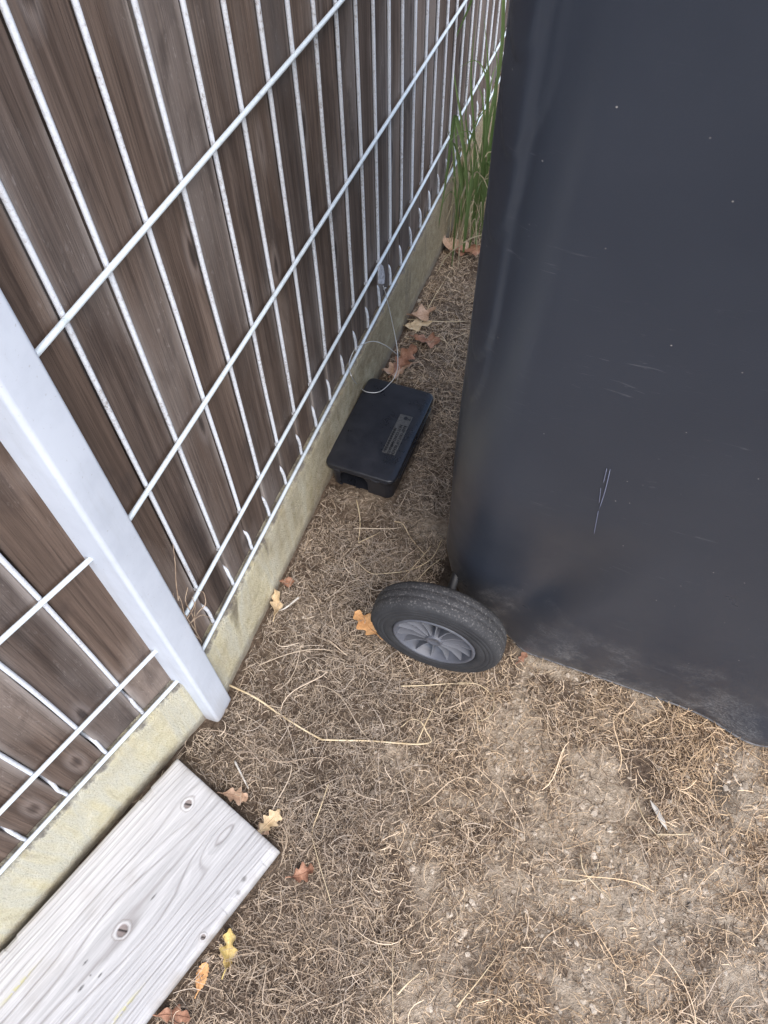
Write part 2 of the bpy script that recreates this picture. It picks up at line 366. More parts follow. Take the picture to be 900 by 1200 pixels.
def rings_mesh(name, rings, cap0=True, cap1=True, smooth=True, closed=True):
    bm = bmesh.new(); R_ = [[bm.verts.new(q) for q in ring] for ring in rings]
    n = len(R_[0])
    for a, b in zip(R_[:-1], R_[1:]):
        for i in range(n if closed else n - 1):
            j = (i + 1) % n; bm.faces.new((a[i], a[j], b[j], b[i]))
    if cap0: bm.faces.new(R_[0][::-1])
    if cap1: bm.faces.new(R_[-1])
    return bm_mesh(name, bm, smooth)
def smooth_path(P, n):
    P = np.asarray(P, float); k = len(P)
    if k < 3:
        t = np.linspace(0, 1, n)[:, None]; return P[0] * (1 - t) + P[-1] * t
    ext = np.vstack([2 * P[0] - P[1], P, 2 * P[-1] - P[-2]])
    out = []
    for u in np.linspace(0, k - 1 - 1e-6, n):
        i = int(u); t = u - i; a, b, c_, d_ = ext[i:i + 4]
        out.append(0.5 * (2 * b + (c_ - a) * t + (2 * a - 5 * b + 4 * c_ - d_) * t * t + (-a + 3 * b - 3 * c_ + d_) * t ** 3))
    return np.array(out)
def tube_vf(P, rad, sides=6):
    P = np.asarray(P, float); n = len(P)
    rad = np.full(n, rad) if np.isscalar(rad) else np.asarray(rad)
    T = np.gradient(P, axis=0); T /= np.linalg.norm(T, axis=1)[:, None] + 1e-12
    ref = np.array([0.31, 0.17, 0.93]) if abs(T[0, 2]) < 0.9 else np.array([1.0, 0.1, 0.0])
    V = []
    N = ref - T[0] * ref.dot(T[0]); N /= np.linalg.norm(N)
    for i in range(n):
        N = N - T[i] * N.dot(T[i]); N /= np.linalg.norm(N) + 1e-12
        B = np.cross(T[i], N)
        for s in range(sides):
            a = 2 * math.pi * s / sides; V.append(P[i] + rad[i] * (math.cos(a) * N + math.sin(a) * B))
    F = []
    for i in range(n - 1):
        for s in range(sides):
            j = (s + 1) % sides; F.append((i * sides + s, i * sides + j, (i + 1) * sides + j, (i + 1) * sides + s))
    return V, F
def tube_mesh(name, P, rad, sides=6, caps=True):
    V, F = tube_vf(P, rad, sides)
    bm = bmesh.new(); vs = [bm.verts.new(v_) for v_ in V]
    for f in F: bm.faces.new([vs[i] for i in f])
    if caps: bm.faces.new(vs[:sides][::-1]); bm.faces.new(vs[-sides:])
    return bm_mesh(name, bm, True)
def lathe_mesh(name, prof, n=48, smooth=True):
    """profile of (radius, y) turned about the Y axis"""
    V = []; F = []
    for (r, y) in prof:
        for i in range(n):
            a = 2 * math.pi * i / n; V.append((r * math.cos(a), y, r * math.sin(a)))
    for k in range(len(prof) - 1):
        for i in range(n):
            j = (i + 1) % n; F.append((k * n + i, k * n + j, (k + 1) * n + j, (k + 1) * n + i))
    return mesh_np(name, V, F, smooth)

# ------------------------------------------------------------------ layout constants
PLX = -0.355                                   # front face of the right-hand plinth
LANG = math.radians(17.0)                      # the left-hand panel turns by this at the post
LP0 = np.array([-0.387, 0.152]); LU = np.array([math.sin(LANG), math.cos(LANG)]); LN = np.array([LU[1], -LU[0]])
BRD_A = math.radians(18.5)
BU = np.array([math.sin(BRD_A), math.cos(BRD_A)]); BN = np.array([BU[1], -BU[0]])
BRD_TOP = 0.033
BRD_C = G(207, 888, BRD_TOP)[:2]               # far left corner of the board
BRD_W = 0.188; BRD_L = 0.85
BOX_C = np.array([-0.2900, 0.7745]); BOX_R = math.radians(-1.5); BOX_HX, BOX_HY = 0.0640, 0.1075
WH = np.array([-0.080, 0.424, 0.097])          # wheel centre
WH_R = 0.097

def bin_limits(z):
    return (-0.1095 + 0.015 * z, 0.475 + 0.12 * z, 0.474 - 0.050 * z, 0.955 + 0.05 * z)

# ------------------------------------------------------------------ ground
BARE = [(600, 1040, .05, 1.0), (640, 990, .05, .9), (660, 1030, .04, .8), (700, 1165, .05, 1.0), (590, 870, .05, .6), (870, 930, .05, .9), (800, 1045, .06, .9),
        (690, 960, .05, .8), (560, 1060, .05, .7), (720, 1060, .04, .7), (760, 1110, .05, .6), (880, 1150, .06, .8), (520, 1120, .04, .5), (460, 885, .025, .8),
        (620, 890, .04, .7), (500, 615, .05, .6), (470, 655, .04, .4), (640, 1120, .05, .6), (840, 1000, .05, .7), (580, 930, .04, .6), (530, 1180, .05, .6), (430, 580, .03, .5), (360, 720, .03, .5)]
DEBRIS_SHADE = [(225, 872, .02, .7), (190, 905, .012, .8), (215, 880, .012, .8), (150, 950, .012, .8), (100, 1000, .012, .8), (50, 1050, .012, .8), (808, 903, .020, 1.0), (845, 930, .022, .8), (665, 900, .015, .3), (520, 680, .05, .5), (250, 870, .03, .5), (360, 900, .05, .25), (430, 690, .03, .45), (690, 1010, .014, .5)]  # dark moss and debris spots; along the board gap they also paint in shadow
def field(x, y, spots, warp=0.5):
    s = np.zeros_like(x); w = 1 + warp * (fbm(x * 28, y * 28, 5) - 0.5) * 2
    for (px, py, r, a) in spots:
        q = G(px, py); d2 = ((x - q[0]) ** 2 + (y - q[1]) ** 2) / (r * w) ** 2
        s = np.maximum(s, a * np.exp(-d2))
    return s
def near_mask(x, y): return np.exp(-np.maximum(0, np.hypot(x - 0.1, y - 0.5) - 1.6) ** 2 / 1.5)
def ground_z(x, y):
    x = np.asarray(x, float); y = np.asarray(y, float)
    h = 0.016 * (fbm(x * 5, y * 5, 3, 4) - 0.5) + 0.007 * (fbm(x * 30, y * 30, 9, 3) - 0.5)
    # trodden flat where the bin, the wheel and the box stand
    h = h * (1 - 0.8 * np.exp(-((x - BOX_C[0]) ** 2 + (y - BOX_C[1]) ** 2) / 0.10 ** 2))
    lo = sstep(0.40, 0.48, y) * sstep(-0.2, -0.1, x)
    return h * near_mask(x, y) * (1 - 0.85 * lo) - 0.002
def axis(lo, hi, step, far):
    core = np.arange(lo, hi + step / 2, step); out = [1]
    g = []; d = step * 2; t = 0
    while t < far: t += d; g.append(t); d *= 1.35
    g = np.array(g); return np.concatenate([lo - g[::-1], core, hi + g])
xs = axis(-0.42, 0.75, 0.0042, 120); ys = axis(-0.30, 1.55, 0.0042, 120)
gx, gy = np.meshgrid(xs, ys, indexing='ij'); gxf, gyf = gx.ravel(), gy.ravel()
gz = ground_z(gxf, gyf) + (0.004 * (fbm(gxf * 70, gyf * 70, 21, 2) - 0.5) + 0.0045 * (fbm(gxf * 170, gyf * 170, 22, 2) - 0.5)) * near_mask(gxf, gyf)
nx, ny = len(xs), len(ys)
idx = np.arange(nx * ny).reshape(nx, ny)
F = np.stack([idx[:-1, :-1], idx[1:, :-1], idx[1:, 1:], idx[:-1, 1:]], -1).reshape(-1, 4)
me = mesh_np('ground', np.stack([gxf, gyf, gz], 1), F)
def bareness(x, y):
    b = field(x, y, BARE) * (0.55 + 0.9 * fbm(x * 40, y * 40, 31))
    return np.clip(b * 1.15 + (0.95 * sstep(0.53, 0.66, fbm(x * 17 + 3, y * 17, 41)) + 0.08) * sstep(-0.22, 0.12, x), 0, 1)
set_attr(me, 'bare', bareness(gxf, gyf)); set_attr(me, 'debris_shade', np.clip(field(gxf, gyf, DEBRIS_SHADE), 0, 0.9))
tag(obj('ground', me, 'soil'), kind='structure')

# ------------------------------------------------------------------ concrete plinths
PL_TOP = 0.143
def plinth(name, length, u0, label, lichen_fn, loc, rotz, grp):
    """plate in local coordinates: x = out of the front face (0), y = along, z = up"""
    nu, nz = int(length / 0.008), 26
    uu = np.linspace(u0, u0 + length, nu); zz = np.linspace(-0.06, PL_TOP, nz)
    V = []; rows = []
    prof = [(-0.04, z) for z in (-0.06,)] 
    # section: front going up with a rounded arris, top going back, back going down
    sec = [(0.0, z) for z in zz[:-1]] + [(-0.0012, PL_TOP - 0.0022), (-0.004, PL_TOP)] + [(-0.012, PL_TOP), (-0.024, PL_TOP), (-0.040, PL_TOP), (-0.040, -0.06)]
    sec = np.array(sec); k = len(sec)
    U = np.repeat(uu, k); S = np.tile(sec, (nu, 1))
    x = S[:, 0] + 0.0022 * (fbm(U * 60, S[:, 1] * 60, 77, 3) - 0.5) - 0.0010 * (fbm(U * 9, S[:, 1] * 9, 70, 2) - 0.5)
    z = S[:, 1] + np.where(S[:, 1] > PL_TOP - 0.01, 0.0025 * (fbm(U * 40, S[:, 0] * 60, 78, 3) - 0.5), 0)
    V = np.stack([x, U, z], 1)
    id_ = np.arange(nu * k).reshape(nu, k)
    F = np.stack([id_[:-1, :-1], id_[1:, :-1], id_[1:, 1:], id_[:-1, 1:]], -1).reshape(-1, 4)
    me = mesh_np(name, V, F)
    bm = bmesh.new(); bm.from_mesh(me); bm.verts.ensure_lookup_table()
    bm.faces.new([bm.verts[i] for i in id_[0]]); bm.faces.new([bm.verts[i] for i in id_[-1][::-1]])
    bmesh.ops.recalc_face_normals(bm, faces=bm.faces[:]); bm.to_mesh(me); bm.free()
    set_attr(me, 'lichen', lichen_fn(V[:, 1]))
    o = obj(name, me, 'plinth_concrete', None, loc, (0, 0, rotz)); tag(o, label, 'plinth', grp)
    return o
plinth('concrete_plinth', 2.45, 0.262, 'rough concrete plinth board, yellow with lichen near the post, browner beside the black box',
       lambda u: np.clip(0.85 - 1.7 * np.maximum(0, u - 0.38), -0.15, 1.0), (PLX, 0, 0), 0, 'concrete plinths under the fence')
plinth('concrete_plinth', 1.30, -1.225, 'pale yellow lichen-covered concrete plinth behind the wooden board',
       lambda u: np.full_like(u, 1.1), (LP0[0], LP0[1], 0), -LANG, 'concrete plinths under the fence')

# ------------------------------------------------------------------ fence panels: wires and slats
PITCH = 0.0612
Z4, Z3, Z2, Z1, Z0 = 0.1465, 0.246, 0.464, 0.679, 0.893
NH, NV = -0.0068, -0.0122                     # wire centre planes behind the plinth's front face
vert_me = {}
def vertical_wire_mesh(seed):
    r_ = random.Random(seed)
    j = lambda a: r_.uniform(-a, a)
    P = [(NV, 0, Z4 - 0.004), (NV, 0, Z4 + 0.012), (NV - 0.0005, j(.001), Z4 + 0.024), (NV - 0.004, j(.0015), Z4 + 0.038), (NV - 0.018, j(.001), Z4 + 0.050), (NV - 0.032, j(.001), Z4 + 0.068), (NV - 0.020, 0, Z3 - 0.014),
         (NV - 0.002, 0, Z3 - 0.006), (NV, 0, Z3 + 0.002), (NV, j(.0015), (Z3 + Z2) / 2), (NV, 0, Z2), (NV, j(.0015), (Z1 + Z2) / 2), (NV, 0, Z1), (NV, 0, Z0), (NV, 0, Z0 + 0.01), (NV - 0.024, 0, Z0 + 0.05), (NV, 0, Z0 + 0.095), (NV, 0, 1.325)]
    return tube_mesh('vertical_wire', smooth_path(P, 80), 0.0026, 7)
VW = [vertical_wire_mesh(i) for i in range(5)]
def slat_mesh(seed, w=0.0562, z0=PL_TOP + 0.0015, z1=1.29):
    r_ = random.Random(seed); bm = bmesh.new()
    box_bm(bm, (-0.0250, -w / 2, z0), (-0.0138, w / 2, z1), 0.0016, 2)
    # split along the height and let the board wander and cup a little
    for k in range(1, 14):
        zc = z0 + (z1 - z0) * k / 14
        bmesh.ops.bisect_plane(bm, geom=bm.verts[:] + bm.edges[:] + bm.faces[:], plane_co=(0, 0, zc), plane_no=(0, 0, 1))
    ph = r_.uniform(0, 6); am = r_.uniform(0.0003, 0.0009)
    for v_ in bm.verts:
        v_.co.y += am * math.sin(v_.co.z * 7 + ph) * (1 if v_.co.y > 0 else -1)
        v_.co.x -= 0.0005 * (1 + math.sin(v_.co.z * 4 + ph))
    return bm_mesh('slat', bm)
SL = [slat_mesh(100 + i) for i in range(5)]
back_me = {}
def panel(loc, rotz, us, u_lo, u_hi, wire_label, slat_label, tight=None):
    w = thing('wire_fence_panel', wire_label, 'wire fence', (loc[0], loc[1], 0), rotz, 'welded wire fence panels')
    for k, u in enumerate(us):
        o = obj('vertical_wire', VW[k % 5], 'dirty_wire_paint', w, (0, u, 0))
    for z in (Z4, Z3, Z2, Z1, Z0, Z0 + 0.105, 1.215):
        P = [(NH, u_lo, z)] + [(NH + random.uniform(-.0003, .0003), u_lo + (u_hi - u_lo) * t, z + random.uniform(-.0006, .0006)) for t in np.linspace(0.1, .9, 8)] + [(NH, u_hi, z)]
        obj('horizontal_wire', tube_mesh('horizontal_wire', smooth_path(P, 60), 0.0028, 8), 'white_wire_paint', w)
    s = thing('slat_screen', slat_label, 'slat screen', (loc[0], loc[1], 0), rotz, 'brown wooden slats filling the fence')
    edges = [us[0] - PITCH] + list(us) + [us[-1] + PITCH]
    for k in range(len(edges) - 1):
        c_ = (edges[k] + edges[k + 1]) / 2; off = random.uniform(-.0006, .0006)
        if tight and k == tight: off = 0.0022
        lo, hi = c_ - 0.0268, c_ + 0.0268
        if lo < u_lo - 0.06 or hi > u_hi + 0.06: continue
        obj('slat', SL[(k * 3) % 5], 'weathered_slat', s, (0, c_ + off, 0))
    # unseen backing strips, added to keep the slat gaps dark, one left open where daylight comes through
    n = 0
    for k, u in enumerate(us):
        if tight and k == tight: continue
        if u < u_lo or u > u_hi: continue
        if 'b' not in back_me:
            bm = bmesh.new(); box_bm(bm, (-0.064, -0.0295, PL_TOP - 0.1), (-0.056, 0.0295, 1.27), 0.001, 1); back_me['b'] = bm_mesh('added_backing_strip', bm)
        obj('added_backing_strip', back_me['b'], 'added_dark_backing', s, (0, u, 0))
    return w, s
us_r = [0.3125 + PITCH * k for k in range(-0, 39)]
panel((PLX, 0), 0, us_r, 0.258, 2.70, 'long white welded wire fence panel behind the black box and the bin',
      'dark weathered brown slats behind the wires beside the black box and bin', tight=8)
us_l = [0.0155 - 0.0610 * k for k in range(0, 19)][::-1]
panel((LP0[0], LP0[1]), -LANG, us_l, -1.15, 0.082, 'white welded wire fence panel above the grey wooden board',
      'dark weathered brown slats behind the wires above the grey wooden board')

# ------------------------------------------------------------------ fence post
post = thing('fence_post', 'white painted metal fence post standing on the ground at the fence corner', 'post', (-0.3695, 0.2415, 0), 0.0)
ring = rounded_poly(0.0245, 0.0205, 0.0050, 7)
zs_ = [-0.04, 0.0, 0.2, 0.5, 0.8, 1.1, 1.36]
obj('shaft', rings_mesh('shaft', [[(x, y, z) for x, y in ring] for z in zs_], True, True), 'post_paint', post)
cap = rounded_poly(0.0265, 0.0225, 0.007, 5)
obj('cap', rings_mesh('cap', [[(x, y, z) for x, y in cap] for z in (1.355, 1.372)] + [[(x * .85, y * .85, 1.378) for x, y in cap]]), 'box_plastic', post)

# ------------------------------------------------------------------ wooden board
na, nb_ = 560, 250
aa = np.linspace(0, 1, na) ** 1.0 * 0.50; aa = np.concatenate([aa, np.linspace(0.52, BRD_L, 20)])
na = len(aa)
bb = np.linspace(0, BRD_W, nb_)
A, B = np.meshgrid(aa, bb, indexing='ij')
def to_ab(px, py):
    q = G(px, py, BRD_TOP)[:2] - BRD_C; return -q.dot(BU), q.dot(BN)
KN = [(220, 942, .0085, .0065), (143, 1090, .0105, .0080), (238, 1098, .0045, .004)]
Bp = B + 0.004 * np.sin(A * 7 + 0.6) + 0.020 * A
Ap = A
for (kx, ky, ra, rb) in KN:
    ka, kb = to_ab(kx, ky)
    e = np.exp(-(((A - ka) / (ra * 5.0)) ** 2 + ((B - kb) / (rb * 3.2)) ** 2))
    Bp = Bp - (B - kb) * 0.85 * e
wob = 0.0016 * (fbm(A * 14, B * 30, 61) - 0.5) * 2
ph = (Bp + wob + 0.0011 * np.sin(A * 24 + B * 60)) * 92 + 1.5 * np.sin(Bp * 31)
# a long pointed cathedral figure beside the first knot
ka, kb = to_ab(262, 975)
ph += 2.2 * np.exp(-(((A - ka) / 0.05) ** 2 + ((B - kb) / 0.013) ** 2))
fr = ph - np.floor(ph)
wline = 0.065 + 0.05 * fbm(A * 6, np.floor(ph) * 3.7, 62)
st = 0.35 + 0.65 * vnoise(np.floor(ph) * 5.3, A * 6, 63)
line = np.exp(-((fr - 0.5) / wline) ** 2) * st
side = np.clip((fr - 0.5) / 0.5, 0, 1)
tone = fbm(A * 5, B * 22, 64); fine = fbm(A * 30, B * 700, 65, 2)
base = np.array([0.56, 0.545, 0.535])[None, None] * (0.86 + 0.20 * tone + 0.20 * (fine - .5))[..., None]
colr = base * (1 - 0.10 * (1 - side))[..., None]
colr = colr * (1 - 0.5 * line)[..., None] + np.array([0.16, 0.135, 0.125]) * (0.5 * line)[..., None]
hz = -0.0007 * line + 0.0004 * (tone - 0.5)
for (kx, ky, ra, rb) in KN:
    ka, kb = to_ab(kx, ky)
    d = np.sqrt(((A - ka) / ra) ** 2 + ((B - kb) / rb) ** 2) * (1 + 0.16 * (fbm(A * 160, B * 160, 66, 2) - .5) * 2)
    core = 1 - sstep(0.62, 0.75, d); rim = np.exp(-((d - 0.92) / 0.14) ** 2); dk = np.exp(-((d - 1.22) / 0.10) ** 2) * 0.55
    for msk, cc in ((dk, (0.24, 0.21, 0.19)), (rim * .6, (0.60, 0.58, 0.56)), (core, (0.24, 0.20, 0.185))):
        colr = colr * (1 - msk)[..., None] + np.array(cc) * msk[..., None]
    crack = np.exp(-((A - ka + 0.5 * (B - kb)) / 0.0011) ** 2) * core
    colr = colr * (1 - .9 * crack)[..., None] + 0.03 * .9 * crack[..., None]
    hz += -0.0007 * core + 0.0005 * rim - 0.002 * crack
for (sx_, sy_, la, lb, cc) in ((100, 1128, .004, .0012, .05), (95, 1158, .005, .0016, .04), (117, 1143, .0035, .0011, .06), (180, 1051, .005, .0010, .10), (106, 1143, .0012, .0012, .06), (286, 1030, .004, .003, .2), (279, 1046, .003, .003, .22)):
    ka, kb = to_ab(sx_, sy_); e = np.exp(-(((A - ka) / la) ** 2 + ((B - kb) / lb) ** 2) ** 2)
    e = e * (0.5 + 0.5 * vnoise(A * 900, B * 900, 67)); colr = colr * (1 - e)[..., None] + np.array([cc, cc * .95, cc * .9]) * e[..., None]
for (sx_, sy_) in ((20, 1157), (145, 1183)):
    ka, kb = to_ab(sx_, sy_); e = np.exp(-(((A - ka) / .022) ** 2 + ((B - kb) / .0022) ** 2)) * (vnoise(A * 300, B * 600, 68) > .35)
    colr = colr * (1 - .7 * e)[..., None] + np.array([0.46, 0.42, 0.16]) * (.7 * e)[..., None]
edge = np.minimum(B, BRD_W - B); endd = A
hz -= 0.0035 * np.exp(-(edge / 0.0022)) + 0.0018 * np.exp(-(endd / 0.0016)) + 0.003 * np.exp(-edge / .004) * (fbm(A * 18, B * 8, 71) > .62)
colr *= (1 - 0.12 * np.exp(-endd / 0.006))[..., None]
stain = 0.55 * np.exp(-np.minimum(edge, endd) / 0.005) * sstep(.35, .7, fbm(A * 45, B * 45, 73)) + 0.22 * sstep(.58, .78, fbm(A * 11 + 5, B * 16, 74))
colr = colr * (1 - stain)[..., None] + np.array([0.30, 0.26, 0.22]) * stain[..., None]
# the sheet folds down at the sides so the board is one closed slab
yw = BRD_W
wav = 0.0018 * (fbm(A * 9, B * 0 + 3, 72) - 0.5) * 2
Bx = B + np.where(B > BRD_W * .99, wav, 0)
top = np.stack([-A, Bx, BRD_TOP + hz], -1)
thick = 0.030
lowL = np.stack([-aa, np.zeros(na) + .001, np.full(na, BRD_TOP - thick)], -1)[:, None]
lowR = np.stack([-aa, np.full(na, BRD_W - 0.001), np.full(na, BRD_TOP - thick)], -1)[:, None]
midR = (lowR + top[:, -1:]) / 2 + np.array([0, 0.001, 0])
sheet = np.concatenate([lowL, top, midR, lowR], 1)
cs = np.concatenate([colr[:, :1] * .9, colr, colr[:, -1:] * .9, colr[:, -1:] * .85], 1)
k = sheet.shape[1]
end = sheet[0].copy(); end[:, 2] = BRD_TOP - thick
ii = np.arange(na * k).reshape(na, k)
F = [np.stack([ii[:-1, :-1], ii[:-1, 1:], ii[1:, 1:], ii[1:, :-1]], -1).reshape(-1, 4)]
V = np.vstack([sheet.reshape(-1, 3), end])
e0 = na * k + np.arange(k)
F.append(np.stack([ii[0, 1:], ii[0, :-1], e0[:-1], e0[1:]], -1))
cc = np.vstack([cs.reshape(-1, 3), cs[0] * 0.85])
Vw = np.stack([V[:, 0], V[:, 1], V[:, 2]], 1)
me = mesh_np('wooden_board', Vw, np.vstack(F)[:, ::-1]); set_attr(me, 'Col', cc, 'FLOAT_COLOR')
# local x = along BU, local y = along BN  (right-handed with z pointing down is avoided by mirroring y below)
co = np.array([v_.co[:] for v_ in me.vertices]); xy = co[:, :1] * BU + co[:, 1:2] * BN
co2 = np.stack([xy[:, 0], xy[:, 1], co[:, 2]], 1)
# store in a frame turned so that local x runs along the grain
ang = math.atan2(BU[1], BU[0]); cA, sA = math.cos(-ang), math.sin(-ang)
loc2 = np.stack([co2[:, 0] * cA - co2[:, 1] * sA, co2[:, 0] * sA + co2[:, 1] * cA, co2[:, 2]], 1)
me.vertices.foreach_set('co', loc2.astype(np.float32).ravel()); me.update()
bm = bmesh.new(); bm.from_mesh(me); bmesh.ops.recalc_face_normals(bm, faces=bm.faces[:]); bm.to_mesh(me); bm.free()
board = obj('wooden_board', me, 'silvered_board', None, (BRD_C[0], BRD_C[1], 0), (0, 0, ang))
tag(board, 'silver-grey weathered wooden board with knots lying along the yellow plinth', 'board')

# ------------------------------------------------------------------ wheelie bin
wbin = thing('wheelie_bin', 'big dark grey plastic wheelie bin with scuffed lower wall', 'wheelie bin', (0, 0, 0))
def bin_point(s, t, ztop=0.98):
    """s = fraction of the way round, t = fraction of the way up"""
    return None
NSEG = []
def bin_ring(z_of, tz):
    return None
def bin_outline(z, n_side=60, n_arc=44):
    x0, x1, y0, y1 = bin_limits(z); r = 0.072 + 0.01 * z
    out = []
    def arc(cx_, cy_, a0):
        for i in range(n_arc):
            a = math.radians(a0 + 90 * i / n_arc); out.append((cx_ + r * math.cos(a), cy_ + r * math.sin(a)))
    def seg(p0, p1, n_):
        for i in range(n_): t = i / n_; out.append((p0[0] + (p1[0] - p0[0]) * t, p0[1] + (p1[1] - p0[1]) * t))
    arc(x0 + r, y0 + r, 180); seg((x0 + r, y0), (x1 - r, y0), n_side)
    arc(x1 - r, y0 + r, 270); seg((x1, y0 + r), (x1, y1 - r), 14)
    arc(x1 - r, y1 - r, 0); seg((x1 - r, y1), (x0 + r, y1), 14)
    arc(x0 + r, y1 - r, 90); seg((x0, y1 - r), (x0, y0 + r), 14)
    return np.array(out)
PADS = ((0.512, 22, 52, .0015), (0.575, 24, 54, .0014), (0.704, 26, 55, .0016), (0.775, 29, 62, .0014), (0.835, 28, 58, .0015))
def bin_surface(z_levels):
    rings = []
    for tz in z_levels:
        zn = 0.006 + (0.98 - 0.006) * tz
        o2 = bin_outline(zn)
        x, y = o2[:, 0], o2[:, 1]
        zb = 0.006 + 0.105 * sstep(-0.03, -0.120, x)             # the base rises over the axle
        z = zb + (0.98 - zb) * tz
        # wheel recess: the wall falls back behind a slanting crease
        crease = 0.018 + 0.26 * z
        rec = sstep(0.035, -0.035, x - crease) * sstep(0.42, 0.16, z) * sstep(0.62, 0.50, y)
        y = y + 0.026 * rec
        # front foot bulges, bottom edge turns under
        foot = np.exp(-((x - 0.385) / 0.05) ** 2) * sstep(0.11, 0.0, z) * sstep(0.62, 0.5, y)
        y = y - 0.020 * foot - (0.006 + 0.010 * sstep(0.0, 0.4, x)) * sstep(0.45, 0.0, z) * sstep(0.62, 0.5, y) * sstep(-0.05, 0.03, x)
        und = np.exp(-(z - zb) / 0.006) * 0.006
        cx_, cy_ = 0.18, 0.71
        y = y + und * np.sign(cy_ - y) * np.minimum(1, np.abs(cy_ - y) / .05); x = x + und * np.sign(cx_ - x) * np.minimum(1, np.abs(cx_ - x) / .05)
        # very shallow waviness of blow-moulded plastic
        y = y + 0.0016 * (fbm(x * 5, z * 4, 81, 2) - .5) * sstep(0.62, 0.5, y)
        # stacked moulded pads with rounded lower ends down the back corner
        deg = np.full(len(x), -1.0); deg[:44] = 90.0 * np.arange(44) / 44
        nxv, nyv = np.cos(np.radians(180 + deg)), np.sin(np.radians(180 + deg))
        h = np.zeros(len(x))
        for (zb_, lo, hi, amp) in PADS:
            u = (deg - (lo + hi) / 2) / ((hi - lo) / 2)
            low_edge = zb_ + 0.055 * np.clip(u, -1.4, 1.4) ** 2
            h += amp * sstep(-0.004, 0.004, z - low_edge) * sstep(1.12, 0.86, np.abs(u))
        h = np.where(deg >= 0, h, 0)
        x = x + nxv * h * (deg >= 0); y = y + nyv * h * (deg >= 0)
        rings.append(np.stack([x, y, z], 1))
    return rings
tl = np.concatenate([np.array([0, .003, .007, .012, .018, .026, .036]), np.linspace(0.05, 0.4, 26), np.linspace(0.41, 0.49, 8), np.linspace(0.495, 0.93, 150), np.linspace(0.935, 1.0, 8)])
rings = bin_surface(tl)
body = obj('body', rings_mesh('body', rings, True, False), 'bin_plastic', wbin)
rim_path = np.array(rings[1])[4:125] + np.array([0, -0.0006, 0.0])
rim_path = rim_path[rim_path[:, 0] > 0.03]
obj('base_rim', tube_mesh('base_rim', rim_path, 0.0016, 6), 'dusty_rim', wbin)
# collar and lid
def scaled_outline(z, off, zz):
    o2 = bin_outline(z, 20, 8); c_ = o2.mean(0); d_ = o2 - c_; ln = np.linalg.norm(d_, axis=1)[:, None]
    return [(q[0], q[1], zz) for q in c_ + d_ * (1 + off / ln)]
obj('collar', rings_mesh('collar', [scaled_outline(.98, -.004, .962), scaled_outline(.98, .018, .962), scaled_outline(.98, .022, .968), scaled_outline(.98, .022, .992), scaled_outline(.98, .016, .998), scaled_outline(.98, -.012, .998)], False, False), 'bin_plastic', wbin)
lid = obj('lid', rings_mesh('lid', [scaled_outline(.98, .026, 1.000), scaled_outline(.98, .028, 1.010), scaled_outline(.98, .018, 1.022), scaled_outline(.98, -.06, 1.042), scaled_outline(.98, -.18, 1.052)], True, True), 'bin_plastic', wbin)
def wall_pt(px, py, off=0.0006):
    """point on the near wall of the bin under a picture position"""
    r = RC @ np.array([px - CX, py - CY, F_PX]); t = 0.45 / r[1]
    for _ in range(12):
        z = CAM_H + r[2] * t; t = (0.474 - 0.050 * z - off) / r[1]
    return np.array([r[0] * t, r[1] * t, CAM_H + r[2] * t])
for path, w_ in (([(715, 550), (709, 575), (702, 597)], 0.0008), ([(711, 549), (707, 566)], 0.0007), ([(701, 599), (698, 615), (696, 626)], 0.0006), ([(704, 572), (702, 590)], 0.0005)):
    P = smooth_path([wall_pt(*q) for q in path], 8)
    obj('scratch', tube_mesh('scratch', P, np.array([.0002] + [w_ * 0.6] * 6 + [.0001]), 5), 'scuffed_plastic', body)
# wheel
wheel = obj('wheel', lathe_mesh('wheel', [(0.0, -0.0205), (0.008, -0.0205), (0.0085, -0.0212), (0.0115, -0.0212), (0.0125, -0.020), (0.0130, -0.008), (0.0145, 0.02), (0.0, 0.02)], 32), 'rim_plastic', wbin, tuple(WH))
hw = 0.0225
prof = [(0.0605, -hw + .004), (0.0615, -hw + .0005), (0.066, -hw - .0012), (0.0740, -hw - .0012), (0.0745, -hw - .0007), (0.0750, -hw - .0012), (0.080, -hw - .001), (0.0804, -hw - .0004), (0.0808, -hw - .0008), (0.085, -hw - .0002), (0.0855, -hw + .0004), (0.086, -hw + .0002),
        (0.0905, -hw + .002), (0.0945, -hw + .006), (0.0962, -hw + .010), (0.0968, -.0075), (0.0965, -.0068), (0.0965, -.0050), (0.0970, -.0044), (0.0970, .0044), (0.0965, .0050), (0.0965, .0068), (0.0968, .0075),
        (0.0962, hw - .010), (0.0945, hw - .006), (0.0905, hw - .002), (0.085, hw), (0.066, hw + .001), (0.0605, hw - .004), (0.0605, -hw + .004)]
me = lathe_mesh('tyre', prof, 96)
co = np.array([v_.co[:] for v_ in me.vertices]); rr = np.hypot(co[:, 0], co[:, 2])
set_attr(me, 'wear', sstep(0.089, 0.0955, rr)); obj('tyre', me, 'tyre_rubber', wheel)
rim = obj('rim', lathe_mesh('rim', [(0.0604, -hw + .016), (0.0604, -hw + .001), (0.0590, -hw - .0006), (0.0565, -hw - .0006), (0.0552, -hw + .0012), (0.0540, -hw + .010), (0.048, -hw + .0175), (0.030, -hw + .0205), (0.012, -hw + .0205)], 64), 'rim_plastic', wheel)
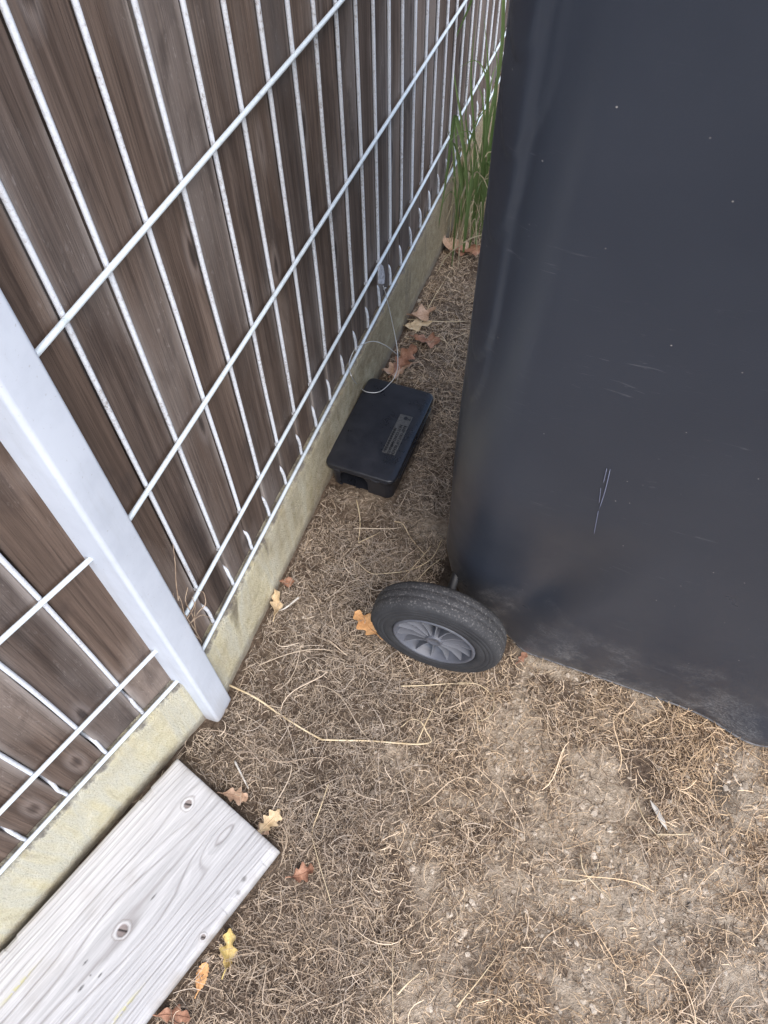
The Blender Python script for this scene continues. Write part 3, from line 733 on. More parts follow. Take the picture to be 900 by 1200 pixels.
for k in range(14):
    a = 2 * math.pi * k / 14 + 0.2; ca, sa = math.cos(a), math.sin(a)
    bm = bmesh.new()
    pts = [(0.0115, -hw + .0035), (0.034, -hw + .0055), (0.0550, -hw + .0022), (0.0550, -hw + .008), (0.048, -hw + .0185), (0.0115, -hw + .0215)]
    w_ = 0.0007; L_ = []
    for sgn in (-1, 1): L_.append([bm.verts.new((r_ * ca - sgn * w_ * sa, y_, r_ * sa + sgn * w_ * ca)) for r_, y_ in pts])
    bm.faces.new(L_[0]); bm.faces.new(L_[1][::-1])
    for i in range(6): j = (i + 1) % 6; bm.faces.new((L_[0][i], L_[0][j], L_[1][j], L_[1][i]))
    obj('spoke', bm_mesh('spoke', bm), 'spoke_plastic', wheel)
ax_me = tube_mesh('axle', [(WH[0], WH[1] + 0.012, WH[2]), (WH[0], 0.70, WH[2]), (WH[0], 0.95, WH[2])], 0.007, 12)
obj('axle', ax_me, 'letter_plastic', wbin)
bm = bmesh.new(); box_bm(bm, (WH[0] + .006, 0.520, 0.080), (WH[0] + .09, 0.91, 0.130), 0.008, 2)
obj('axle_housing', bm_mesh('axle_housing', bm), 'letter_plastic', wbin)

# ------------------------------------------------------------------ black bait box
bait = thing('bait_box', 'low black plastic bait box with lettered lid on the ground against the plinth', 'bait box', (BOX_C[0], BOX_C[1], 0.0), BOX_R)
HX, HY = BOX_HX, BOX_HY
# lid: rounded slab with a stepped front lip
o_ = lambda g, r: rounded_poly(HX + g, HY + g, r, 7)
rings_ = [[(x, y, zz) for x, y in o_(g, rr_)] for zz, g, rr_ in ((.0535, -.003, .012), (.0538, 0, .013), (.0610, 0.0003, .013), (.0632, -.0003, .013), (.0646, -.0012, .012), (.0650, -.0026, .012), (.0651, -.012, .012), (.0655, -.035, .008))]
lidb = obj('lid', rings_mesh('lid', rings_, True, True), 'box_plastic', bait)
# body walls (inset), front wall with an arched entrance
BT_Z = 0.0550
bx, by, bt = HX - .006, HY - .007, 0.0025
side_ring = []
outer = rounded_poly(bx, by, .014, 6)
def wall_ring(z, g): return [(x, y, z) for x, y in rounded_poly(bx + g, by + g, .014, 6)]
# open-topped tray; its front is cut away for the entrance panel
n6 = 7
pts_o = rounded_poly(bx, by, .014, 6); pts_i = rounded_poly(bx - bt, by - bt, .0115, 6)
bm = bmesh.new(); nO = len(pts_o)
start, stop = 2 * n6 + 0, 4 * n6               # order: (+,+) (-,+) (-,-) (+,-)
# indices of the straight front edge (-y): from the end of the third corner to the start of the fourth
e_lo, e_hi = 3 * n6 - 1, 3 * n6
def vrow(pts, z, shrink): return [bm.verts.new((x * shrink, y * shrink, z)) for x, y in pts]
ob, ot = vrow(pts_o, 0.0, .97), vrow(pts_o, BT_Z, 1.0); ib, it = vrow(pts_i, 0.003, .97), vrow(pts_i, BT_Z, 1.0)
for i in range(nO):
    j = (i + 1) % nO
    if i == e_lo: continue
    bm.faces.new((ob[i], ob[j], ot[j], ot[i])); bm.faces.new((ib[j], ib[i], it[i], it[j])); bm.faces.new((ot[i], ot[j], it[j], it[i]))
for i in (e_lo, e_hi): pass
bm.faces.new(ib); bm.faces.new(ob[::-1])
obj('tray', bm_mesh('tray', bm), 'box_plastic', bait)
fx0, fx1 = pts_o[e_lo][0], pts_o[e_hi][0]
bm = bmesh.new()
hx0, hx1, hz = fx0 + 0.004, fx0 + 0.056, 0.049
arch = [(hx1, 0.001)] + [((hx0 + hx1) / 2 + (hx1 - hx0) / 2 * math.cos(a), hz - 0.022 + 0.022 * math.sin(a)) for a in np.linspace(0, math.pi, 12)] + [(hx0, 0.001)]
poly = [(fx0, 0.0005), (fx0, .0547), (fx1, .0547), (fx1, 0.0005)] + arch
yf = -by
f1 = bm.faces.new([bm.verts.new((x, yf * (.97 + .03 * z / .0550), z)) for x, z in poly])
r_ = bmesh.ops.extrude_face_region(bm, geom=[f1])
for e in r_['geom']:
    if isinstance(e, bmesh.types.BMVert): e.co.y += bt
bmesh.ops.triangulate(bm, faces=[f for f in bm.faces if len(f.verts) > 4])
obj('entrance_wall', bm_mesh('entrance_wall', bm), 'box_plastic', bait)
for x_ in (-0.040, 0.030):
    bm = bmesh.new(); box_bm(bm, (x_ - .006, -HY - .0010, .0500), (x_ + .006, -HY + .004, .0560), 0.0008, 1)
    obj('lock_tab', bm_mesh('lock_tab', bm), 'box_plastic', lidb)
bm = bmesh.new(); box_bm(bm, (-.052, -HY - .0008, .0570), (.052, -HY + .003, .0582), 0.0004, 1)
obj('lip', bm_mesh('lip', bm), 'box_plastic', lidb)
bm = bmesh.new(); box_bm(bm, (.018, HY - .006, .0435), (.040, HY + .004, .0605), .0015, 2)
obj('hinge', bm_mesh('hinge', bm), 'box_plastic', lidb)
bm = bmesh.new(); box_bm(bm, (HX - .003, -.085, .0490), (HX + .0015, .085, .0532), .001, 1)
obj('side_rim', bm_mesh('side_rim', bm), 'box_plastic', lidb)
# lettered plate, reading along the length of the lid
plate_c = (0.031, -0.006); PW, PL_ = 0.0275, 0.092
bm = bmesh.new(); box_bm(bm, (plate_c[0] - PW / 2 + .004, plate_c[1] - PL_ / 2, .0645), (plate_c[0] + PW / 2, plate_c[1] + PL_ / 2, .0662), .0005, 1)
plate = obj('lettered_plate', bm_mesh('lettered_plate', bm), 'label_plastic', lidb)
def letters(txt, size, x, y, z):
    cu = bpy.data.curves.new('t', 'FONT'); cu.body = txt; cu.size = size; cu.extrude = 0.0004; cu.resolution_u = 2; cu.offset = 0.00012
    t_ = bpy.data.objects.new('t', cu); COL.objects.link(t_)
    bpy.context.view_layer.update()
    me_ = bpy.data.meshes.new_from_object(t_.evaluated_get(bpy.context.evaluated_depsgraph_get()))
    bpy.data.objects.remove(t_); bpy.data.curves.remove(cu)
    return obj('lettering', me_, 'letter_plastic', plate, (x, y, z), (0, 0, math.radians(-90)))
letters('KEEP OUT OF REACH', 0.0072, plate_c[0] + 0.0065, plate_c[1] + 0.022, 0.0663)
letters('NOT CONTAMINATE', 0.0072, plate_c[0] - 0.0010, plate_c[1] + 0.022, 0.0663)
letters('NNNNNNNNNNN', 0.0066, plate_c[0] - 0.0082, plate_c[1] + 0.012, 0.0663)
# emblem: round head with crossed strokes
emb = bmesh.new()
bmesh.ops.create_circle(emb, cap_ends=True, radius=0.0042, segments=14)
for v_ in emb.verts: v_.co = Vector((v_.co.x * .8 + plate_c[0] + .003, v_.co.y * 1.0 + plate_c[1] + .0385, .0665))
for a in (0.6, -0.6):
    c_, s_ = math.cos(a), math.sin(a); cx_, cy_ = plate_c[0] + 0.0095, plate_c[1] + 0.0375
    q = [(-.0042, -.0007), (.0042, -.0007), (.0042, .0007), (-.0042, .0007)]
    emb.faces.new([emb.verts.new((cx_ + u * c_ - w * s_, cy_ + u * s_ + w * c_, .06655 + .00005 * (a > 0))) for u, w in q])
obj('emblem', bm_mesh('emblem', emb), 'letter_plastic', plate)

# ------------------------------------------------------------------ steel tether from the fence to the box
teth = thing('wire_tether', 'thin grey wire loop with a small tag hanging from the fence onto the black box', 'wire', tuple(GX(451, 341, PLX + .0)))
o0 = np.array(teth.location)
def loopz(px, py): return G(px, py, 0.0685)
P = [GX(449, 335, PLX - .003), GX(451, 341, PLX + .0), GX(458, 370, PLX + .012), GX(465, 405, PLX + .03), GX(466, 429, PLX + .045), G(463, 440, .074), loopz(459, 447), loopz(445, 459), loopz(429, 459), G(420, 452, .0725), GX(413, 443, PLX + .016), GX(409, 430, PLX + .003), GX(412, 416, PLX - .002), GX(420, 406, PLX + .006), GX(437, 400, PLX + .014), GX(452, 405, PLX + .03), GX(465, 415, PLX + .045)]
obj('loop', tube_mesh('loop', smooth_path(P, 90) - o0, 0.0008, 6), 'steel_wire', teth)
bm = bmesh.new()
q = [(0, -.010), (.006, -.017), (.011, -.008), (.010, .012), (.004, .024), (-.004, .020), (-.009, .004)]
tv = [bm.verts.new((0.0, a * 1.5, b * 1.4)) for a, b in q]; f1 = bm.faces.new(tv)
r_ = bmesh.ops.extrude_face_region(bm, geom=[f1])
for e in r_['geom']:
    if isinstance(e, bmesh.types.BMVert): e.co.x += .0014
tg = GX(446, 327, PLX - .0068 + .004) - o0
obj('tag', bm_mesh('tag', bm), 'grey_tag', teth, tuple(tg + np.array([0, 0, 0.0])), (0.25, 0, 0))
obj('knot', tube_mesh('knot', smooth_path([GX(451, 338, PLX - .002) - o0 + np.array([.002 * math.cos(t), .004 * math.sin(t), .004 * math.cos(t + 1)]) for t in np.linspace(0, 12, 14)], 50), 0.0009, 5), 'steel_wire', teth)

# ------------------------------------------------------------------ fallen leaves
def leaf_mesh(seed, L, W, lobes, curl, fold):
    r_ = random.Random(seed); nt_, nw = 40, 4
    V = []; 
    ph = r_.uniform(0, 1)
    for i in range(nt_ + 1):
        t = i / nt_
        env = math.sin(math.pi * min(1, t ** 0.85)) ** 0.75 * (0.55 + 0.6 * t)
        if t > 0.97: env *= 0.7
        row = []
        for s in range(-nw, nw + 1):
            f = s / nw; sg = 1 if s > 0 else -1
            lob = 0.74 + 0.26 * math.cos(2 * math.pi * (lobes * t + ph + (0.08 if sg > 0 else 0)))
            if lobes == 0: lob = 0.92 + 0.08 * math.sin(t * 50 + sg)
            wd = W / 2 * env * (lob if i not in (0, nt_) else 0.2)
            y = f * wd
            x = L * (t + 0.10 * abs(f) * (lob - .5) * env)
            z = fold * abs(y) + curl * L * ((t - .45) ** 2) * 1.6 + 0.12 * W * math.sin(t * 9 + seed) * f * abs(f) * curl * 3 + r_.uniform(-.0003, .0003)
            row.append((x - L * .5, y + 0.06 * L * math.sin(t * 3 + seed), z))
        V += row
    k = 2 * nw + 1; F = [(i * k + s, i * k + s + 1, (i + 1) * k + s + 1, (i + 1) * k + s) for i in range(nt_) for s in range(k - 1)]
    me = mesh_np('blade', V, F)
    mid = [V[i * k + nw] for i in range(nt_ + 1)]
    stem = [(mid[0][0] - L * .22, mid[0][1] + L * .03, mid[0][2] + .001), (mid[0][0] - L * .1, mid[0][1] + .001, mid[0][2])] + [(a, b, c_ + .0003) for a, b, c_ in mid[::4]]
    zmin = min(v_[2] for v_ in V)
    ms = tube_mesh('stem', smooth_path(stem, 22), np.linspace(.0009, .0003, 22), 5)
    return me, ms, zmin
def leaf(px, py, L, rot, material, label, lobes=4, W=None, curl=.25, fold=.15, seed=0, tilt=(0, 0), lift=0.004, name='oak_leaf'):
    q = G(px, py); z = float(ground_z(q[0], q[1]))
    q = G(px, py, z + lift)
    L *= 1.2; W = (W * 1.35 if W else L * .62)
    me, ms, zm = leaf_mesh(seed, L, W, lobes, curl, fold)
    t = thing(name, label, 'leaf', (q[0], q[1], z + lift - zm), math.radians(rot), 'fallen dry leaves')
    t.rotation_euler = (tilt[0], tilt[1], math.radians(rot))
    obj('blade', me, material, t); obj('stem', ms, material, t)
leaf(277, 934, .030, 15, 'leaf_tan', 'small tan oak leaf lying at the end of the wooden board', 3, seed=1, W=.022)
leaf(316, 963, .034, 75, 'leaf_pale', 'pale yellow-tan lobed oak leaf just off the board end, resting on a browner leaf', 4, seed=2, W=.022, lift=.009)
leaf(306, 972, .028, 60, 'leaf_tan', 'brownish leaf half hidden under the pale lobed oak leaf', 3, seed=3, W=.018, lift=.003)
leaf(355, 1023, .026, 35, 'leaf_russet', 'curled russet-brown leaf on the dead grass, right of the board corner', 3, seed=4, W=.022, curl=.5, fold=.5)
leaf(270, 1113, .036, 100, 'leaf_yellow', 'crumpled yellow leaf against the long edge of the board', 3, seed=5, W=.020, curl=.7, fold=.6)
leaf(263, 1118, .020, 150, 'leaf_pale', 'small pale leaf scrap beside the crumpled yellow leaf', 2, seed=15, W=.012, lift=.004)
leaf(238, 1145, .026, 95, 'leaf_orange', 'small orange-tan leaf touching the long edge of the board', 0, seed=6, W=.014)
leaf(206, 1192, .034, 20, 'leaf_russet', 'reddish leaf poking out beside the long edge of the board', 3, seed=7, W=.020, curl=.4)
leaf(429, 732, .044, 160, 'leaf_orange', 'bright orange leaf tucked behind the bin wheel', 3, seed=8, W=.030, curl=.15, lift=.010)
leaf(337, 682, .020, 20, 'leaf_russet', 'small round red-brown leaf near the foot of the plinth', 0, seed=9, W=.016)
leaf(323, 710, .038, 110, 'leaf_pale', 'curled yellowish leaf at the foot of the plinth', 3, seed=10, W=.018, curl=.7, fold=.7)
leaf(612, 771, .018, 60, 'leaf_russet', 'small reddish leaf scrap at the bottom edge of the bin', 2, seed=11, W=.012)
leaf(465, 434, .052, 215, 'leaf_tan', 'tan lobed oak leaf right behind the black box', 4, seed=12, W=.034, curl=.3, lift=.010)
leaf(474, 425, .058, 70, 'leaf_russet', 'russet oak leaf standing up behind the tan leaf at the black box', 4, seed=13, W=.032, curl=.5, fold=.4, lift=.014, tilt=(.35, -.3))
leaf(501, 401, .046, 10, 'leaf_russet', 'reddish-brown lobed leaf lying alone between plinth and bin', 3, seed=14, W=.036, curl=.3, lift=.008)
leaf(494, 369, .054, 35, 'leaf_tan', 'brown leaf leaning at the plinth foot above a paler leaf', 3, seed=16, W=.034, curl=.4, fold=.3, lift=.012)
leaf(489, 382, .050, 20, 'leaf_pale', 'pale dry leaf flat at the plinth foot below a browner leaf', 3, seed=17, W=.032, curl=.2, lift=.006)
leaf(537, 292, .066, 150, 'leaf_tan', 'pinkish-brown folded leaf below the green grass tuft', 2, seed=18, W=.05, curl=.3, fold=.4, lift=.010)
leaf(549, 297, .052, 20, 'leaf_russet', 'small brown leaf beside the folded leaf under the grass tuft', 2, seed=19, W=.04, curl=.3, lift=.010)

# ------------------------------------------------------------------ green grass tuft
tuft_base = G(540, 262)
tuft = thing('grass_tuft', 'tuft of long green and dry grass blades growing between plinth and bin', 'grass', (tuft_base[0], tuft_base[1], 0))
TB = np.array([tuft_base[0], tuft_base[1], 0])
def blade(P, w, material, n=14):
    P = smooth_path(P, n); T = np.gradient(P, axis=0)
    side_ = np.cross(T, np.array([0.25, -0.9, 0.35])); side_ /= np.linalg.norm(side_, axis=1)[:, None] + 1e-9
    nrm = np.cross(side_, T); nrm /= np.linalg.norm(nrm, axis=1)[:, None] + 1e-9
    t = np.linspace(0, 1, n); ww = w * np.minimum(1, 0.55 + t * 2) * np.clip((1 - t) * 2.2, 0.02, 1) / 2
    V = np.stack([P - side_ * ww[:, None], P - nrm * (ww * .45)[:, None], P + side_ * ww[:, None]], 1).reshape(-1, 3) - TB
    F = [(i * 3 + s, i * 3 + s + 1, i * 3 + s + 4, i * 3 + s + 3) for i in range(n - 1) for s in range(2)]
    obj('blade', mesh_np('blade', V, F), material, tuft)
def GY(px, py, y):
    r = RC @ np.array([px - CX, py - CY, F_PX]); t = y / r[1]
    return np.array([r[0] * t, y, CAM_H + r[2] * t])
for (pts, w_, y_) in (([(556, 256), (572, 150), (588, 60), (588, -40), (572, -60), (553, 0), (535, 42), (519, 86)], .0085, 1.42),
                      ([(548, 250), (546, 190), (538, 150), (533, 136), (528, 170), (522, 215), (514, 265), (508, 312)], .0085, 1.33),
                      ([(542, 252), (536, 180), (533, 140), (538, 156), (545, 182)], .006, 1.40),
                      ([(543, 296), (548, 248), (553, 212), (556, 188)], .0105, 1.31),
                      ([(553, 262), (558, 225), (558, 185), (553, 150)], .0075, 1.40),
                      ([(560, 255), (566, 210), (570, 150), (571, 100), (567, 58)], .0085, 1.44),
                      ([(556, 252), (566, 180), (572, 110), (560, 72), (532, 82)], .0045, 1.46),
                      ([(562, 250), (572, 195), (578, 150), (583, 118)], .0070, 1.45),
                      ([(536, 262), (533, 215), (531, 175), (524, 150)], .0060, 1.38),
                      ([(566, 240), (572, 190), (570, 150), (580, 130)], .0065, 1.48), ([(562, 245), (574, 170), (583, 90), (578, 40)], .006, 1.50), ([(558, 245), (566, 180), (566, 120), (556, 90)], .006, 1.46), ([(568, 235), (580, 165), (590, 100), (592, 60)], .006, 1.52), ([(550, 250), (552, 190), (546, 140), (549, 112)], .005, 1.43), ([(552, 252), (556, 170), (552, 90), (558, 20)], .006, 1.44), ([(560, 248), (570, 160), (572, 80), (566, 10)], .006, 1.47), ([(545, 252), (544, 170), (534, 100), (527, 60)], .0055, 1.42),
                      ([(540, 258), (541, 220), (538, 192), (541, 172)], .0070, 1.37)):
    blade([GY(px, py, y_) for px, py in pts], w_ * .75, 'green_blade', 20)
r_ = random.Random(5)
for k in range(84):
    b0 = TB + np.array([r_.gauss(0.030, .026), r_.gauss(-.03, .05), -0.004]); b0[0] = min(max(b0[0], PLX + .012), -.20)
    h_ = r_.uniform(.10, .34); le = np.array([r_.gauss(.01, .03), r_.gauss(-.02, .05), 0])
    dry = k % 2 == 0 or k > 66
    if dry: h_ *= .85
    P = [b0, b0 + le * .3 + np.array([0, 0, h_ * .5]), b0 + le + np.array([0, 0, h_ * .9]), b0 + le * 2.0 + np.array([0, 0, h_ * (0.95 if not dry else .75)])]
    for q in P: q[0] = max(q[0], PLX + .006)
    blade(P, r_.uniform(.003, .0055) if not dry else r_.uniform(.0018, .0036), 'dry_blade' if dry else 'green_blade', 10)

# ------------------------------------------------------------------ dead weed caught by the post
weed_b = GX(219, 735, PLX - .004)
weed = thing('dead_weed', 'wisp of dead brown weed caught in the wires beside the white post', 'weed', tuple(weed_b))
wb = np.array(weed_b)
r_ = random.Random(12)
paths = [[(236, 752), (228, 735), (212, 715), (200, 700)], [(232, 742), (224, 722), (218, 705), (222, 690)], [(211, 702), (208, 685), (206, 660), (202, 640)], [(226, 728), (234, 716), (240, 706), (238, 695), (232, 693)], [(215, 722), (205, 708), (203, 695)],
         [(222, 730), (236, 722), (250, 726)], [(228, 746), (215, 728), (205, 720)], [(220, 726), (226, 712), (224, 700)], [(230, 738), (226, 720), (230, 704)], [(234, 748), (222, 740), (214, 733)], [(225, 735), (216, 722), (214, 708), (209, 700)]]
for P in paths:
    x_ = PLX + r_.uniform(-.002, .008)
    pp_ = [GX(a + r_.uniform(-2, 2), b + r_.uniform(-2, 2), x_ + r_.uniform(-.003, .003)) - wb for a, b in P]
    obj('twig', tube_mesh('twig', smooth_path(pp_, 14), np.linspace(.0009, .0004, 14), 5), 'dead_twig', weed)

# ------------------------------------------------------------------ single long straws and a wood chip
def straw(path, w_, label, lift=.010, material='straw', name='dry_straw'):
    P = []
    for i, (px, py) in enumerate(path):
        q = G(px, py); z = float(ground_z(q[0], q[1])); P.append(G(px, py, z + lift * (0.7 + .5 * math.sin(i * 2.1))))
    P = smooth_path(P, 8 * len(P)); o0_ = P[0].copy(); n = len(P)
    me = tube_mesh(name, P - o0_, w_ * (1 - .5 * np.linspace(0, 1, n)), 6)
    o = obj(name, me, material, None, tuple(o0_)); tag(o, label, 'straw', 'long loose straws')
straw([(267, 802), (300, 818), (335, 842), (372, 864), (385, 867), (430, 868), (470, 871), (490, 872), (505, 869), (500, 858), (493, 846), (482, 843), (470, 852)], .0016, 'longest bent straw running from the foot of the white post to a hooked end')
straw([(488, 872), (500, 845), (512, 822), (524, 803)], .0010, 'straight straw rising from the hooked end of the longest straw')
straw([(470, 804), (500, 803), (530, 801), (552, 803)], .0010, 'short pale straw lying just below the bin wheel')
straw([(536, 800), (560, 802), (576, 815), (578, 832), (568, 843), (556, 845)], .0008, 'curled straw making a half ring between wheel and bin')
straw([(385, 918), (376, 945), (366, 975), (372, 1005), (384, 1045), (388, 1060)], .0008, 'long thin straw with a kink on the grey dead grass beyond the oak leaves')
straw([(302, 886), (330, 893), (365, 888), (388, 890), (402, 905), (408, 930)], .0008, 'thin grey-brown stem arching below the longest straw', material='dead_twig')
straw([(275, 892), (285, 912), (291, 924)], .0016, 'short flat pale stem near the board end', material='bleached_wood')
straw([(518, 632), (505, 655), (480, 668), (450, 672), (433, 671), (415, 655)], .0009, 'bowed straw between the black box and the bin wheel')
straw([(516, 655), (500, 668), (486, 684)], .0009, 'pair of crossed straws behind the tyre, the lower one')
straw([(505, 640), (490, 658), (470, 680)], .0008, 'pair of crossed straws behind the tyre, the upper one')
straw([(418, 586), (422, 610), (420, 635)], .0011, 'short upright straw in front of the box entrance')
straw([(420, 636), (435, 629), (445, 624)], .0008, 'tiny slanted straw touching the short upright straw')
straw([(462, 611), (472, 614), (482, 631), (503, 656)], .0008, 'kinked straw in the gap between box and bin')
straw([(476, 374), (520, 377), (552, 376)], .0011, 'flat straw crossing the gap between plinth and bin beside the leaves')
straw([(487, 390), (505, 355), (520, 330), (528, 318)], .0010, 'long slanted straw leaning past the leaves toward the grass tuft')
straw([(512, 396), (522, 400), (530, 410)], .0010, 'short bright straw beside the lone reddish leaf')
straw([(350, 700), (335, 712), (326, 716)], .0018, 'white flat stem on the soil near the curled yellowish leaf', material='bleached_wood')
straw([(535, 1180), (560, 1150), (585, 1117)], .0010, 'slanted straw on the bare ground far from the fence')
straw([(466, 1165), (478, 1152), (492, 1140)], .0013, 'stubby straw lying on bare soil beyond the board')
straw([(461, 1200), (460, 1150), (461, 1085)], .0006, 'long straight hair-thin straw running away from the board')
straw([(680, 1000), (684, 1020), (700, 1040), (716, 1055)], .0009, 'branched straw over the dark hole in the bare soil')
straw([(655, 1030), (680, 1032), (697, 1024), (702, 1010)], .0008, 'hooked straw crossing the branched straw')
straw([(770, 978), (790, 978), (812, 977)], .0010, 'level straw just below the white wood chip')
straw([(745, 935), (755, 960), (775, 985), (790, 1005)], .0008, 'thin straw beside the white wood chip')
q = G(773, 953, .012)
bm = bmesh.new()
for sgn in (0, 1):
    P = [(-.020, 0, 0.002), (-.008, .003, .006), (.010, .0028, .005), (.022, 0, 0.0), (.010, -.0030, .003), (-.010, -.0028, .004)]
    vs = [bm.verts.new((x, y + sgn * .0005, z - sgn * .003)) for x, y, z in P]
    bm.faces.new(vs if sgn else vs[::-1]); 
    if sgn == 0: v0 = vs
for i in range(6): j = (i + 1) % 6; bm.faces.new((v0[i], v0[j], vs[j], vs[i]))
o = obj('wood_chip', bm_mesh('wood_chip', bm), 'bleached_wood', None, (q[0], q[1], float(ground_z(q[0], q[1])) + .008), (0.2, 0.1, math.radians(-46)))
tag(o, 'white splinter of wood on the dead grass in front of the bin', 'wood chip')

# ------------------------------------------------------------------ dead grass and crumbs covering the soil
def blocked(x, y, g=0.0):
    b = (x < PLX + .003 + g) & (y > 0.24)
    d = (x - LP0[0]) * LN[0] + (y - LP0[1]) * LN[1]; b |= (d < .003 + g) & (y <= 0.25)
    ba = -((x - BRD_C[0]) * BU[0] + (y - BRD_C[1]) * BU[1]); bbv = (x - BRD_C[0]) * BN[0] + (y - BRD_C[1]) * BN[1]
    b |= (ba > -.002 - g) & (bbv > -.002 - g) & (bbv < BRD_W + .001 + g)
    b |= (np.abs(x - BOX_C[0]) < BOX_HX - .004 + g) & (np.abs(y - BOX_C[1]) < BOX_HY - .004 + g)
    x0, x1, y0, y1 = bin_limits(0.0)
    b |= (x > 0.035 - g) & (x < x1 + g) & (y > y0 + .004 - g) & (y < y1 + g)
    b |= (x > x0 + .0) & (x < x1) & (y > y0 + .05) & (y < y1)
    b |= (np.abs(x + 0.3695) < .026 + g) & (np.abs(y - 0.2375) < .026 + g)
    return b
SAMPLE = [-.42, .72, -.28, 1.75]
def sample(n):
    x = rng.uniform(SAMPLE[0], SAMPLE[1], n); y = rng.uniform(SAMPLE[2], SAMPLE[3], n)
    keep = ~blocked(x, y) & ~((x > .05) & (y > .95)) & ~((y > 0.98) & (x > -.05))
    return x[keep], y[keep]
PAL = np.array([[.60, .49, .36], [.49, .39, .285], [.40, .325, .26], [.34, .285, .235], [.20, .145, .10], [.085, .06, .042], [.76, .64, .50], [.52, .455, .39]])
def straw_field(n, lmin, lmax, w0, w1, segs, curl, hmax, thin, pal_w, seed):
    x, y = sample(n)
    b = bareness(x, y); dn = fbm(x * 16, y * 16, 51, 3)
    dens = np.clip(1.12 - thin * b, 0.04, 1) * np.clip(0.45 + 1.15 * (dn - .3) * 2, .12, 1)
    dens *= np.where(y > 1.0, .8, 1.0)
    k = rng.random(len(x)) < dens; x, y, b = x[k], y[k], b[k]
    N = len(x); L = lmin + (lmax - lmin) * rng.random(N) ** 2.2; w = rng.uniform(w0, w1, N)
    th = rng.uniform(0, 2 * np.pi, N); kap = rng.normal(0, curl, N); kap2 = rng.normal(0, curl * .8, N)
    t = np.linspace(0, 1, segs + 1); px = np.zeros((N, segs + 1)); py = px.copy(); hd = px.copy()
    for i in range(segs + 1): hd[:, i] = th + kap * (t[i] - .5) + kap2 * (t[i] - .5) ** 2 * 2
    for i in range(segs):
        px[:, i + 1] = px[:, i] + np.cos(hd[:, i]) * L / segs; py[:, i + 1] = py[:, i] + np.sin(hd[:, i]) * L / segs
    px += (x - px.mean(1))[:, None]; py += (y - py.mean(1))[:, None]
    bad = blocked(px.ravel(), py.ravel(), .001).reshape(N, -1).any(1)
    h0 = rng.random(N) ** 1.3 * hmax; tilt = rng.normal(0, .20, N) * hmax / .006; arch = rng.random(N) * .30
    pz = ground_z(px.ravel(), py.ravel()).reshape(N, -1) + h0[:, None] + np.clip(tilt[:, None] * (t - .5)[None] * .012 + arch[:, None] * (L[:, None]) * (t * (1 - t))[None], -.003, .03)
    k = ~bad; px, py, pz, hd, w, b = px[k], py[k], pz[k], hd[k], w[k], b[k]; N = len(px)
    roll = rng.normal(0, .5, N)[:, None]
    sx_ = -np.sin(hd) * np.cos(roll); sy_ = np.cos(hd) * np.cos(roll); sz_ = np.sin(roll) + 0 * hd
    wt = (w[:, None] * np.array([.8] + [1] * (segs - 1) + [.35])[None]) / 2
    A_ = np.stack([px - sx_ * wt, py - sy_ * wt, pz - sz_ * wt], -1); B_ = np.stack([px + sx_ * wt, py + sy_ * wt, pz + sz_ * wt], -1)
    V = np.stack([A_, B_], 2).reshape(-1, 3)
    base = (np.arange(N) * (segs + 1) * 2)[:, None]; s = np.arange(segs)[None] * 2
    F = np.stack([base + s, base + s + 1, base + s + 3, base + s + 2], -1).reshape(-1, 4)
    pw = np.array(pal_w, float); ci = rng.choice(len(PAL), N, p=pw / pw.sum())
    c_ = PAL[ci] * rng.uniform(.7, 1.2, N)[:, None] * np.array([1.06, .98, .87])
    warm = sstep(.35, .75, fbm(px.mean(1) * 5, py.mean(1) * 5, 52))[:, None]
    c_ = c_ * (np.array([1.04, .97, .88]) * warm + np.array([.97, .96, .955]) * (1 - warm))
    old = sstep(.02, -.20, px.mean(1) - .25 * (fbm(px.mean(1) * 7, py.mean(1) * 7, 53) - .5)) * sstep(1.0, .7, py.mean(1))   # older, greyer thatch along the fence
    c_ = c_ * (1 - .20 * old)[:, None]; c_ = c_ * (1 - .25 * old)[:, None] + c_.mean(1)[:, None] * np.array([1.03, 1, .97]) * (.25 * old)[:, None]
    return V, F, np.repeat(c_, (segs + 1) * 2, 0)
parts = [straw_field(470000, .004, .022, .00035, .0009, 3, .75, .0055, .90, (2.4, 1.8, 1.6, 1.2, 2.6, 3.6, 2.4, 1.4), 1),
         straw_field(42000, .014, .055, .0004, .0009, 6, 1.05, .014, .88, (2, 2, 2, 2, 1.2, .6, 1.2, 1.5), 2),
         straw_field(1300, .05, .12, .0006, .0012, 8, 1.2, .016, .7, (3, 2, 1.5, 1.5, .6, .2, 2, 1), 3)]
SAMPLE[:] = [-.60, 1.05, -.80, -.28]                      # thinner cover beyond the picture's lower and right edges
parts += [straw_field(80000, .008, .030, .0004, .0009, 3, 1.2, .0045, .98, (1.4, 2, 2.2, 2.2, 2.6, 3.0, .9, 1.5), 4), straw_field(14000, .020, .075, .0004, .0009, 6, 1.6, .010, .88, (2, 2, 2, 2, 1.2, .6, 1.2, 1.5), 5)]
SAMPLE[:] = [.72, 1.10, -.28, .95]
parts += [straw_field(50000, .008, .030, .0004, .0009, 3, 1.2, .0045, .98, (1.4, 2, 2.2, 2.2, 2.6, 3.0, .9, 1.5), 6), straw_field(8000, .020, .075, .0004, .0009, 6, 1.6, .010, .88, (2, 2, 2, 2, 1.2, .6, 1.2, 1.5), 7)]
SAMPLE[:] = [-.42, .72, -.28, 1.75]
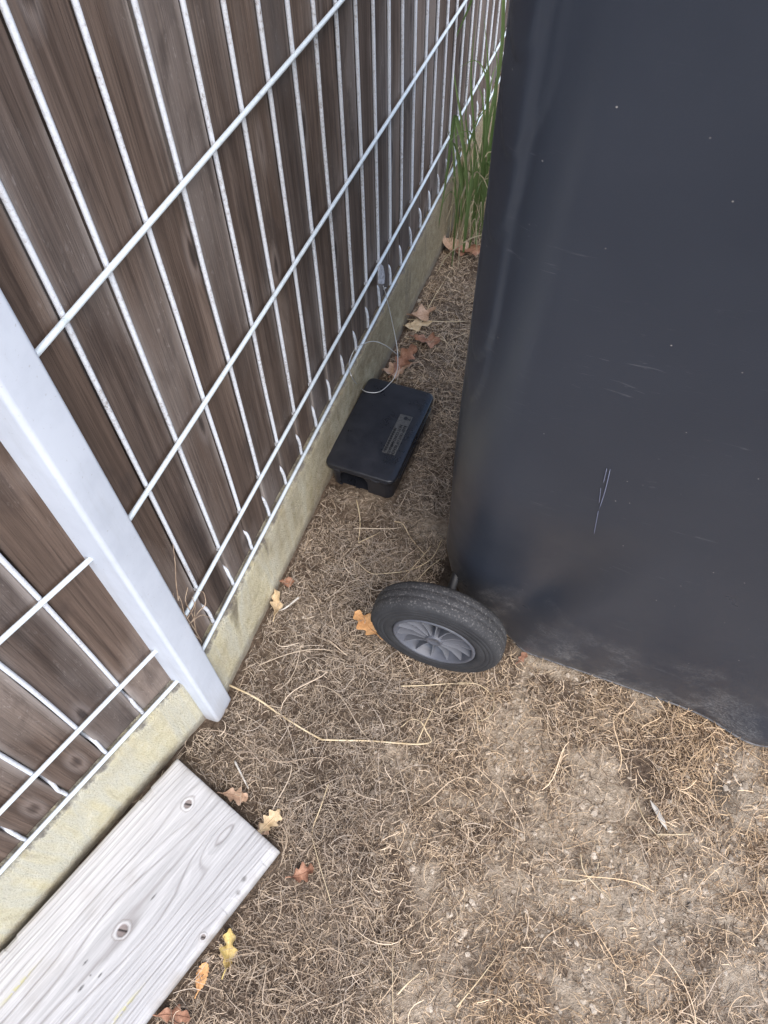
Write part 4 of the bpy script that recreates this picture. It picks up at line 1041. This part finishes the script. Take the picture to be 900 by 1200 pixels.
Vs, Fs, Cs, off = [], [], [], 0
for V, F, c_ in parts: Vs.append(V); Fs.append(F + off); Cs.append(c_); off += len(V)
me = mesh_np('dead_grass', np.vstack(Vs), np.vstack(Fs), False); set_attr(me, 'Col', np.vstack(Cs), 'FLOAT_COLOR')
tag(obj('dead_grass', me, 'dead_grass'), 'dry curly dead grass matted over the soil', 'grass', kind='stuff')

# crumbs of soil and tiny stones
bm = bmesh.new(); bmesh.ops.create_icosphere(bm, subdivisions=1, radius=1.0); ico_v = np.array([v_.co[:] for v_ in bm.verts]); ico_f = np.array([[v_.index for v_ in f.verts] for f in bm.faces]); bm.free()
x, y = sample(120000); b = bareness(x, y)
k = rng.random(len(x)) < np.clip(b * 1.1 + .05, 0, 1) * sstep(.38, .6, fbm(x * 35, y * 35, 91)); x, y = x[k][:7000], y[k][:7000]
N = len(x); s = .0006 + .0040 * rng.random(N) ** 5.0
ang_ = rng.uniform(0, 6.28, N); sc = np.stack([s * rng.uniform(.8, 1.3, N), s * rng.uniform(.8, 1.3, N), s * rng.uniform(.35, .65, N)], 1)
V = ico_v[None] * sc[:, None] * (1 + rng.normal(0, .22, (N, len(ico_v), 1)))
ca, sa = np.cos(ang_)[:, None], np.sin(ang_)[:, None]
V = np.stack([V[..., 0] * ca - V[..., 1] * sa + x[:, None], V[..., 0] * sa + V[..., 1] * ca + y[:, None], V[..., 2] + (ground_z(x, y) + s * .05 + .0004)[:, None]], -1)
F = (ico_f[None] + (np.arange(N) * len(ico_v))[:, None, None]).reshape(-1, 3)
cb = np.array([[.46, .375, .285], [.52, .43, .33], [.38, .305, .23], [.58, .49, .385]])[rng.integers(0, 4, N)] * rng.uniform(.75, 1.15, N)[:, None]
me = mesh_np('soil_crumbs', V.reshape(-1, 3), F, False); set_attr(me, 'Col', np.repeat(cb, len(ico_v), 0), 'FLOAT_COLOR')
tag(obj('soil_crumbs', me, 'crumb'), 'pale soil crumbs and tiny stones scattered over bare patches', 'soil', kind='stuff')
